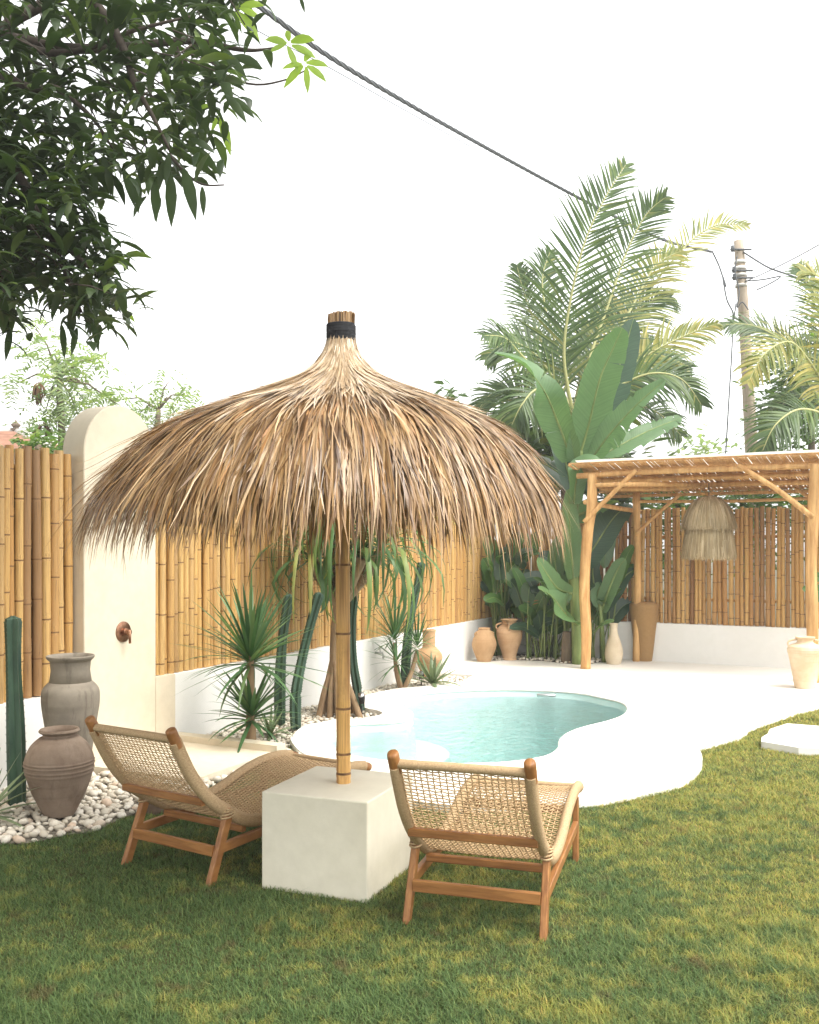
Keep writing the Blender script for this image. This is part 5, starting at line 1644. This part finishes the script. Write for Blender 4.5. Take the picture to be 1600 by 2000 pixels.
# single leaves that stand out against the sky
def mleaf(px, py, ang, Lpx, d_, mat, w=.30):
    """ang: direction on the picture plane, degrees, 0 = right, 90 = down"""
    p = at(px, py, d_); L = Lpx * d_ / F
    dv = V((math.cos(math.radians(ang)), rm_.uniform(-.25, .25), -math.sin(math.radians(ang)))).normalized()
    pts = [p + dv * (L * k_ / 4) + V((0, 0, -.012 * k_ * k_ * L * 2)) for k_ in range(5)]
    mb = MB(); mb.ribbon(pts, [L * w * .15, L * w * .42, L * w * .5, L * w * .36, L * .01], V((-dv.z, rm_.uniform(-.3, .3), dv.x)), fold=.18)
    part('leaf', mb, M[mat], mt)
for px, py, a_, L_ in ((560, 85, -150, 48), (565, 80, -100, 38), (568, 82, -20, 52), (570, 88, 10, 48), (562, 90, 60, 40), (556, 88, 170, 30), (595, 120, -70, 40), (598, 122, -10, 44), (600, 128, 25, 42), (598, 130, 85, 38), (592, 128, 150, 46), (590, 125, 190, 40), (470, 12, -20, 50), (468, 15, 15, 44), (462, 22, 40, 60), (430, 228, 70, 55), (426, 225, 120, 28), (412, 205, 190, 34), (230, 270, 200, 50), (240, 605, 30, 30)):
    mleaf(px, py, a_, L_, 6.9, 'young_leaf', .34)
for px, py, a_, L_ in ((333, 340, 92, 72), (358, 330, 70, 78), (300, 350, 82, 66), (268, 345, 88, 52), (330, 300, 95, 48), (395, 365, 88, 40), (320, 315, 110, 50), (440, 185, 40, 55), (450, 190, 20, 50), (420, 120, 60, 70), (430, 100, 30, 60), (455, 110, 5, 60), (140, 222, 38, 48), (375, 285, 30, 60), (370, 270, 10, 50), (200, 305, 70, 60), (180, 330, 80, 55), (240, 330, 65, 60), (215, 490, 30, 45), (585, -8, 65, 24), (225, 545, 60, 45), (150, 640, 100, 42), (120, 635, 80, 50), (20, 640, 95, 50), (180, 630, 70, 45)):
    mleaf(px, py, a_, L_, 6.2, 'mango_leaf', .32)

# feathery pale trees beyond the left fence
def feather_tree(label, px0, d_, clumps, trunk_px, rs, dead=()):
    b = at(trunk_px[0], HY, d_); b.z = -.03
    t_ = thing('feathery_tree', label, 'tree', tuple(b))
    part('trunk', tubepts([b, at(trunk_px[0] + 4, 900, d_), at(trunk_px[1][0], trunk_px[1][1], d_)], .13, .05, 8), M['trunk_bark'], t_)
    mb = MB(); tw_ = MB()
    for x, y, r_, n in clumps:
        for i in range(n):
            a = rs.uniform(0, 2 * PI); q = r_ * math.sqrt(rs.random())
            c_ = at(x + q * math.cos(a), y + q * .8 * math.sin(a), d_ + rs.gauss(0, .9))
            # a pinnate spray: a fine stalk with small leaflets, hanging
            az = rs.uniform(0, 2 * PI); L = rs.uniform(.35, .65)
            h = V((math.cos(az), math.sin(az), rs.uniform(-.9, .5))).normalized()
            for k_ in range(9):
                u = k_ / 8
                p = c_ + h * (L * u) + V((0, 0, -.22 * u * u))
                for sg in (-1, 1):
                    sd = V((-h.y * sg, h.x * sg, rs.uniform(-.5, .2))) + h * .5
                    mb.ribbon([p, p + sd * .07, p + sd * .14], [.012, .022, .003], h)
        tip = at(x, y, d_)
        st_ = at(trunk_px[1][0], trunk_px[1][1], d_)
        tw_.tube([st_, st_.lerp(tip, .5) + V((0, 0, .15)), tip], [.03, .02, .01], 5)
    part('branches', tw_, M['trunk_bark'], t_, kind='stuff')
    part('crown', mb, M['feather_leaf'], t_, kind='stuff')
    if dead:
        dm_ = MB()
        for x, y in dead:
            for k_ in range(14):
                sword(dm_, at(x + rs.uniform(-8, 8), y + rs.uniform(-10, 10), d_ - .5), rs.uniform(0, 6.28), -.6, rs.uniform(.25, .5), .03, 1.6, rs, seg=4)
        part('dead_leaves', dm_, M['dead_leaf'], t_, kind='stuff')
rf = random.Random(15)
feather_tree('pale feathery tree rising behind the shower pillar and left fence', 120, 19, [(105, 690, 45, 26), (120, 740, 50, 30), (90, 800, 55, 30), (150, 700, 45, 18), (185, 770, 45, 22), (110, 840, 50, 26), (30, 750, 40, 12), (200, 700, 30, 9), (70, 640, 35, 10), (230, 790, 35, 14), (160, 830, 40, 16)], (118, (115, 740)), rf, dead=((72, 755), (85, 825)))
feather_tree('thin pale feathery tree behind the left rim of the parasol canopy', 330, 21, [(330, 745, 32, 9), (340, 780, 38, 14), (310, 800, 40, 14), (270, 810, 40, 14), (360, 770, 28, 7), (230, 780, 40, 14)], (300, (310, 800)), rf)

def bushy(name, label, cat, d_, clumps, rs, mat='bush_leaf', L=(.10, .2), trunk=None, spread=.2, dj=.6):
    b = at(clumps[0][0] if trunk is None else trunk, HY, d_); b.z = -.03
    t_ = thing(name, label, cat, tuple(b))
    top = at(clumps[0][0], clumps[0][1], d_)
    part('trunk', tubepts([b, b.lerp(top, .5) + V((.05, 0, 0)), top], .11, .05, 8), M['trunk_bark'], t_)
    mb = MB(); cs = []
    for x, y, r_, n in clumps:
        for i in range(n):
            a = rs.uniform(0, 2 * PI); q = r_ * math.sqrt(rs.random())
            cs.append(at(x + q * math.cos(a), y + q * math.sin(a), d_ + rs.gauss(0, dj)))
    leafy(mb, cs, 9, L[0], L[1], .22, spread, .9, rs, 3, .2, -.4, .9)
    part('crown', mb, M[mat], t_, kind='stuff')
bushy('broadleaf_tree', 'rounded green tree behind the yellowing palm at the right edge', 'tree', 18, [(1580, 720, 60, 60), (1540, 760, 45, 40), (1570, 830, 60, 60), (1530, 840, 45, 34), (1610, 680, 50, 40), (1600, 780, 60, 60), (1510, 700, 22, 12)], rf, trunk=1585)
bushy('green_shrub', 'bright green shrub showing above the fence left of the pendant lamp', 'shrub', 16.5, [(1320, 975, 30, 30), (1290, 985, 30, 26), (1350, 1000, 40, 34), (1310, 1060, 60, 40)], rf)
bushy('green_shrub', 'bright green shrub above the fence between the lamp and the right post', 'shrub', 16.8, [(1450, 975, 34, 34), (1500, 970, 34, 34), (1540, 985, 34, 30), (1410, 990, 34, 30), (1480, 1060, 70, 50)], rf)
bushy('green_shrub', 'bright green shrub above the fence beyond the right post', 'shrub', 16.6, [(1620, 975, 40, 30), (1590, 985, 30, 26), (1680, 960, 50, 34)], rf)
bushy('far_tree', 'small pale treetop just above the pergola roof', 'tree', 30, [(1365, 885, 22, 8), (1385, 880, 18, 6), (1345, 890, 14, 5)], rf, 'feather_leaf', (.2, .35), spread=.3)
bushy('far_tree', 'small tuft of palm green peeping over the top of the parasol thatch', 'tree', 24, [(878, 782, 12, 4), (866, 760, 5, 1)], rf, 'palm_leaf', (.25, .45), spread=.10)
bushy('green_shrub', 'bushy green shrub hiding the foot of the palm behind the corner fence', 'shrub', 15.8, [(1100, 900, 60, 34), (1180, 910, 60, 34), (1040, 930, 40, 20), (1230, 940, 50, 24), (1130, 850, 60, 24), (1060, 860, 50, 20)], rf, 'palm_leaf', (.2, .42))
bushy('green_shrub', 'low green shrub over the left fence beside the tiled roof', 'shrub', 14, [(75, 868, 20, 12), (100, 872, 18, 10), (60, 880, 22, 12)], rf, 'bush_leaf', (.08, .16), spread=.12, dj=.3)

# a climbing plant by the right post
vb = at(1612, 1320, 11.6); vb.z = DECK
vine = thing('leafy_vine', 'sprig of round green leaves beside the right pergola post', 'vine', tuple(vb))
part('stem', tubepts([vb, at(1606, 1200, 11.6), at(1598, 1140, 11.6)], .012, .006, 6), M['stem_green'], vine)
for px, py, a_, L_ in ((1590, 1130, 200, 26), (1600, 1150, 160, 30), (1592, 1168, 190, 26), (1570, 1150, 180, 16), (1606, 1120, -60, 34), (1615, 1160, 30, 34)):
    p = at(px + 12, py, 11.55); mb = MB()
    dv = V((math.cos(math.radians(a_)), -.2, -math.sin(math.radians(a_))))
    L = L_ * 11.55 / F
    paddle(mb, [p, p + dv * L * .5, p + dv * L], L * .42, V((.1, -1, .2)), rf, 6, 0, .15)
    part('leaf', mb, M['heliconia_leaf'], vine)

# ------------------------------------------------------------------ utility pole and cables
UD = 20.0
up_ = thing('utility_pole', 'weathered concrete utility pole with wire bands behind the pergola', 'utility pole', tuple(at(1480, HY, UD).xy) + (0,))
pts = [at(1484, 1200, UD), at(1468, 880, UD), at(1456, 660, UD), at(1443, 470, UD)]
pts[0].z = -.03
part('pole_shaft', tubepts(pts, .15, .098, 12), M['concrete_pole'], up_)
for y_, r_ in ((512, .118), (524, .119), (538, .122), (558, .122)):
    f_ = (y_ - 470) / 410
    c_ = at(1443 + 25 * f_, y_, UD)
    b = MB(); b.tube([c_ + V((0, 0, -.03)), c_ + V((0, 0, .03))], r_ + .004, 14)
    part('band', b, M['white_plaster'] if y_ < 530 else M['grey_metal'], up_)
for y_ in (490, 531, 545):
    c_ = at(1443 + 25 * (y_ - 470) / 410, y_, UD)
    b = MB(); b.tube([c_ + V((-.22, -.1, 0)), c_ + V((.22, -.1, 0))], .022, 6); b.tube([c_ + V((-.19, -.16, -.06)), c_ + V((-.19, -.16, .06))], .04, 8)
    part('clamp', b, M['cable_black'], up_)

def cable(name, label, pxs, rad, twist=0, sub=8, n=6, cat='cable'):
    pts = catmull([at(x, y, d_) for x, y, d_ in pxs], sub)
    mb = MB()
    if twist:
        fine = catmull([at(x, y, d_) for x, y, d_ in pxs], sub * 10)
        acc = 0.0; off = []
        for i, p in enumerate(fine):
            if i: acc += (fine[i] - fine[i - 1]).length
            off.append(acc)
        for k_ in range(3):
            q = []
            for p, s in zip(fine, off):
                a = s * twist + 2 * PI * k_ / 3
                q.append(p + V((0, math.cos(a), math.sin(a))) * rad * 1.05)
            mb.tube(q, rad, n)
    else:
        mb.tube(pts, rad, n)
    o = part(name, mb, M['cable_black'])
    tag(o, label, cat)
main_px = [(330, -95, 7.0), (485, -2, 8.0), (640, 108, 9.2), (800, 204, 10.8), (960, 294, 12.8), (1100, 370, 14.8), (1200, 422, 16.6), (1300, 470, 18.6), (1392, 492, 19.6)]
cable('twisted_power_cable', 'thick twisted power cable crossing the white sky down to the utility pole', main_px, .0135, twist=13)
cable('service_wire', 'thin wire running just beneath the thick twisted cable across the sky', [(430, -20, 8.0), (470, 40, 8.1), (640, 130, 9.3), (800, 220, 11), (960, 308, 13), (1100, 378, 15), (1250, 450, 17.5), (1395, 494, 19.6)], .004)
cable('fine_wire', 'hair thin wire slanting over the parasol top in the pale sky', [(415, 305, 12), (520, 398, 13), (630, 480, 14.5), (730, 560, 16), (830, 645, 18), (930, 720, 21)], .0036)
cable('drop_wire', 'knotted loop of dark wire sagging from the cable end beside the utility pole', [(1392, 492, 19.6), (1405, 520, 19.7), (1418, 560, 19.7), (1412, 540, 19.7), (1420, 585, 19.7), (1432, 612, 19.8), (1428, 640, 19.8)], .016)
cable('drop_wire', 'dark wire falling straight down from the pole to behind the pergola roof', [(1438, 592, 19.8), (1432, 640, 19.8), (1429, 700, 19.8), (1424, 780, 19.8), (1418, 880, 19.8), (1412, 960, 19.8)], .014)
cable('drop_wire', 'wire looping along the near side of the utility pole', [(1440, 500, 19.8), (1436, 530, 19.8), (1444, 570, 19.8), (1440, 600, 19.8), (1450, 590, 19.8), (1462, 605, 19.8)], .013)
cable('pole_cable', 'dark cable running from the pole top toward the right edge', [(1452, 492, 19.9), (1480, 510, 19.8), (1505, 524, 19.5), (1545, 538, 19), (1590, 556, 18.5), (1680, 600, 17.5)], .018)
cable('pole_cable', 'bundle of service wires leaving the pole toward the upper right', [(1456, 550, 19.9), (1500, 530, 19), (1560, 500, 17.8), (1640, 455, 16)], .010)
cable('pole_cable', 'slack wire drooping to the right below the pole clamps', [(1456, 549, 19.9), (1490, 546, 19.5), (1525, 540, 19.2), (1500, 556, 19.2), (1478, 566, 19.2)], .014)
cable('fine_wire', 'hair thin wire with a small dark splice left of the utility pole', [(1440, 545, 20), (1380, 568, 21), (1320, 605, 22.5), (1260, 640, 24)], .005)

# ------------------------------------------------------------------ house beyond the left fence
hd = 26.0
hc = at(18, 840, hd)
house = thing('tiled_house', 'distant house with a reddish tiled hip roof just above the left fence', 'house', (hc.x - 2, hd + 3, 0))
EX0, EX1, EY0, EY1, EZ = hc.x - 7.0, at(100, 870, hd).x, hd, hd + 6.5, EYE + (HY - 878) * hd / F
RZ = EYE + (HY - 838) * (hd + 2.5) / F
rx1 = at(12, 838, hd + 2.5).x
hw = MB(); hw.box(((EX0 + EX1) / 2, (EY0 + EY1) / 2, EZ / 2 - .03), (EX1 - EX0 - .9, EY1 - EY0 - .9, EZ))
part('house_wall', hw, M['house_wall'], house, smooth=False)
A_, B_, C_, D_ = V((EX0, EY0, EZ)), V((EX1, EY0, EZ)), V((EX1, EY1, EZ)), V((EX0, EY1, EZ))
R0, R1 = V((EX0 + 2, (EY0 + EY1) / 2, RZ)), V((rx1, (EY0 + EY1) / 2, RZ))
rfm = MB()
def course(mb, a, b, c_, d_, n):                                     # stepped tile courses from eave a-b to ridge d-c
    for i in range(n):
        u0, u1 = i / n, (i + 1) / n
        p0, p1 = a.lerp(d_, u0), b.lerp(c_, u0); q0, q1 = a.lerp(d_, u1), b.lerp(c_, u1)
        up2 = V((0, 0, .06))
        i_ = [mb.vert(v_) for v_ in (p0 + up2, p1 + up2, q1, q0, p0, p1)]
        mb.face((i_[0], i_[1], i_[2], i_[3])); mb.face((i_[4], i_[5], i_[1], i_[0]))
course(rfm, A_, B_, R1, R0, 13); course(rfm, B_, C_, R1, R1 + V((0, .001, 0)), 13); course(rfm, C_, D_, R0, R1, 13); course(rfm, D_, A_, R0, R0 + V((0, -.001, 0)), 13)
part('roof', rfm, M['roof_tile'], house, smooth=False)
hp = MB(); hp.tube([R1 + V((0, 0, .04)), B_ + V((0, 0, .05))], .10, 6); hp.tube([R1 + V((0, 0, .04)), R0 + V((0, 0, .04))], .10, 6); hp.tube([R1 + V((0, 0, .04)), C_ + V((0, 0, .05))], .10, 6)
part('ridge', hp, M['grey_metal'], house)
fin = at(31, 838, hd + 3.2)
fm = MB(); fm.lathe([(.05, -.2), (.10, 0), (.16, .05), (.08, .09), (.13, .14), (.15, .19), (.07, .24), (.03, .30), (.005, .36)], (fin.x, fin.y, fin.z - .05), 10)
part('finial', fm, M['trunk_bark'], house)

# ------------------------------------------------------------------ grass
rng = np.random.default_rng(4)
NB = 580000
u = rng.random(NB * 2)
Y = 2.5 * (11.5 / 2.5) ** (u ** .92)
X = (rng.random(NB * 2) * 2 - 1) * (.60 * Y + .75)
ok = inside(X, Y, LAWN) & ~inside(X, Y, SLAB)
cxr, cyr = X - BLK.x, Y - BLK.y
la_, lb_ = cxr * AX.x + cyr * AX.y, cxr * BX.x + cyr * BX.y
ok &= ~((np.abs(la_) < .272) & (np.abs(lb_) < .285))
X, Y = X[ok][:NB], Y[ok][:NB]
N = len(X)
# tussocky height
def vnoise(x, y, s, seed):
    g = np.random.default_rng(seed).random((64, 64))
    xi, yi = np.floor(x * s).astype(int), np.floor(y * s).astype(int)
    fx, fy = x * s - xi, y * s - yi
    fx, fy = fx * fx * (3 - 2 * fx), fy * fy * (3 - 2 * fy)
    G = lambda a, b: g[a % 64, b % 64]
    return (G(xi, yi) * (1 - fx) + G(xi + 1, yi) * fx) * (1 - fy) + (G(xi, yi + 1) * (1 - fx) + G(xi + 1, yi + 1) * fx) * fy
hf = .55 + .9 * vnoise(X, Y, 3.0, 1) * (.5 + vnoise(X, Y, 11, 2))
H = (.009 + .017 * rng.random(N)) * hf * np.where(rng.random(N) < .03, 1.8, 1.0)
az = rng.random(N) * 2 * np.pi
lean = (.4 + 1.7 * rng.random(N)) * H
w = (.0010 + .0010 * rng.random(N)) * np.clip(Y / 4.5, .9, 2.2)
dx, dy = np.cos(az), np.sin(az)
sx, sy = -dy, dx
v = np.zeros((N, 5, 3), np.float32)
v[:, 0] = np.stack([X - sx * w, Y - sy * w, np.zeros(N)], 1)
v[:, 1] = np.stack([X + sx * w, Y + sy * w, np.zeros(N)], 1)
mx_, my_ = X + dx * lean * .35, Y + dy * lean * .35
v[:, 2] = np.stack([mx_ + sx * w * .8, my_ + sy * w * .8, H * .62], 1)
v[:, 3] = np.stack([mx_ - sx * w * .8, my_ - sy * w * .8, H * .62], 1)
v[:, 4] = np.stack([X + dx * lean, Y + dy * lean, H], 1)
me = bpy.data.meshes.new('grass')
me.vertices.add(N * 5)
me.vertices.foreach_set('co', v.reshape(-1))
base = (np.arange(N) * 5)[:, None]
loops = np.concatenate([base + np.array([[0, 1, 2, 3]]), base + np.array([[3, 2, 4]])], 1).reshape(-1).astype(np.int32)
me.loops.add(len(loops)); me.loops.foreach_set('vertex_index', loops)
me.polygons.add(N * 2)
ls = (np.arange(N) * 7)[:, None] + np.array([[0, 4]])
me.polygons.foreach_set('loop_start', ls.reshape(-1).astype(np.int32))
try:
    me.polygons.foreach_set('loop_total', np.tile(np.array([4, 3], np.int32), N))
except Exception:
    pass
me.materials.append(M['grass_blade'])
me.update(calc_edges=True); me.validate()
GROUPS = {'yucca': 'yuccas in the left pebble bed', 'agave': 'agaves in the planting beds', 'heliconia': 'heliconia clumps in the far corner', 'banana_plant': 'banana plants in the far corner',
          'coconut_palm': 'coconut palms beyond the fence', 'green_shrub': 'shrubs beyond the fences', 'garden_spotlight': 'spotlights in the pebble bed', 'drop_wire': 'wires hanging at the utility pole',
          'pole_cable': 'cables leaving the utility pole', 'fine_wire': 'thin wires in the sky', 'bamboo_fence': 'bamboo fences on the low walls', 'garden_wall': 'low white garden walls', 'feather_tree': 'feathery trees beyond the left fence', 'feathery_tree': 'feathery trees beyond the left fence', 'far_tree': 'distant treetops'}
for o in C.objects:
    if o.parent is None and o.name.split('.')[0] in GROUPS and 'group' not in o:
        o['group'] = GROUPS[o.name.split('.')[0]]
go = bpy.data.objects.new('grass', me); C.objects.link(go)
tag(go, 'short patchy green and yellow lawn grass', 'grass', kind='stuff')

# ------------------------------------------------------------------ thin haze added in place of lens glow
hm = MB(); hm.box((0, 400, 14), (820, 1020, 31))
hz = part('haze', hm, [], kind='stuff', smooth=False)
hmat = bpy.data.materials.new('haze'); hmat.use_nodes = True
hmat.node_tree.nodes.clear()
ho = hmat.node_tree.nodes.new('ShaderNodeOutputMaterial'); hv = hmat.node_tree.nodes.new('ShaderNodeVolumePrincipled')
hv.inputs['Color'].default_value = (.97, .97, .95, 1); hv.inputs['Density'].default_value = .0032; hv.inputs['Anisotropy'].default_value = .3
hmat.node_tree.links.new(hv.outputs[0], ho.inputs['Volume'])
hz.data.materials.clear(); hz.data.materials.append(hmat)
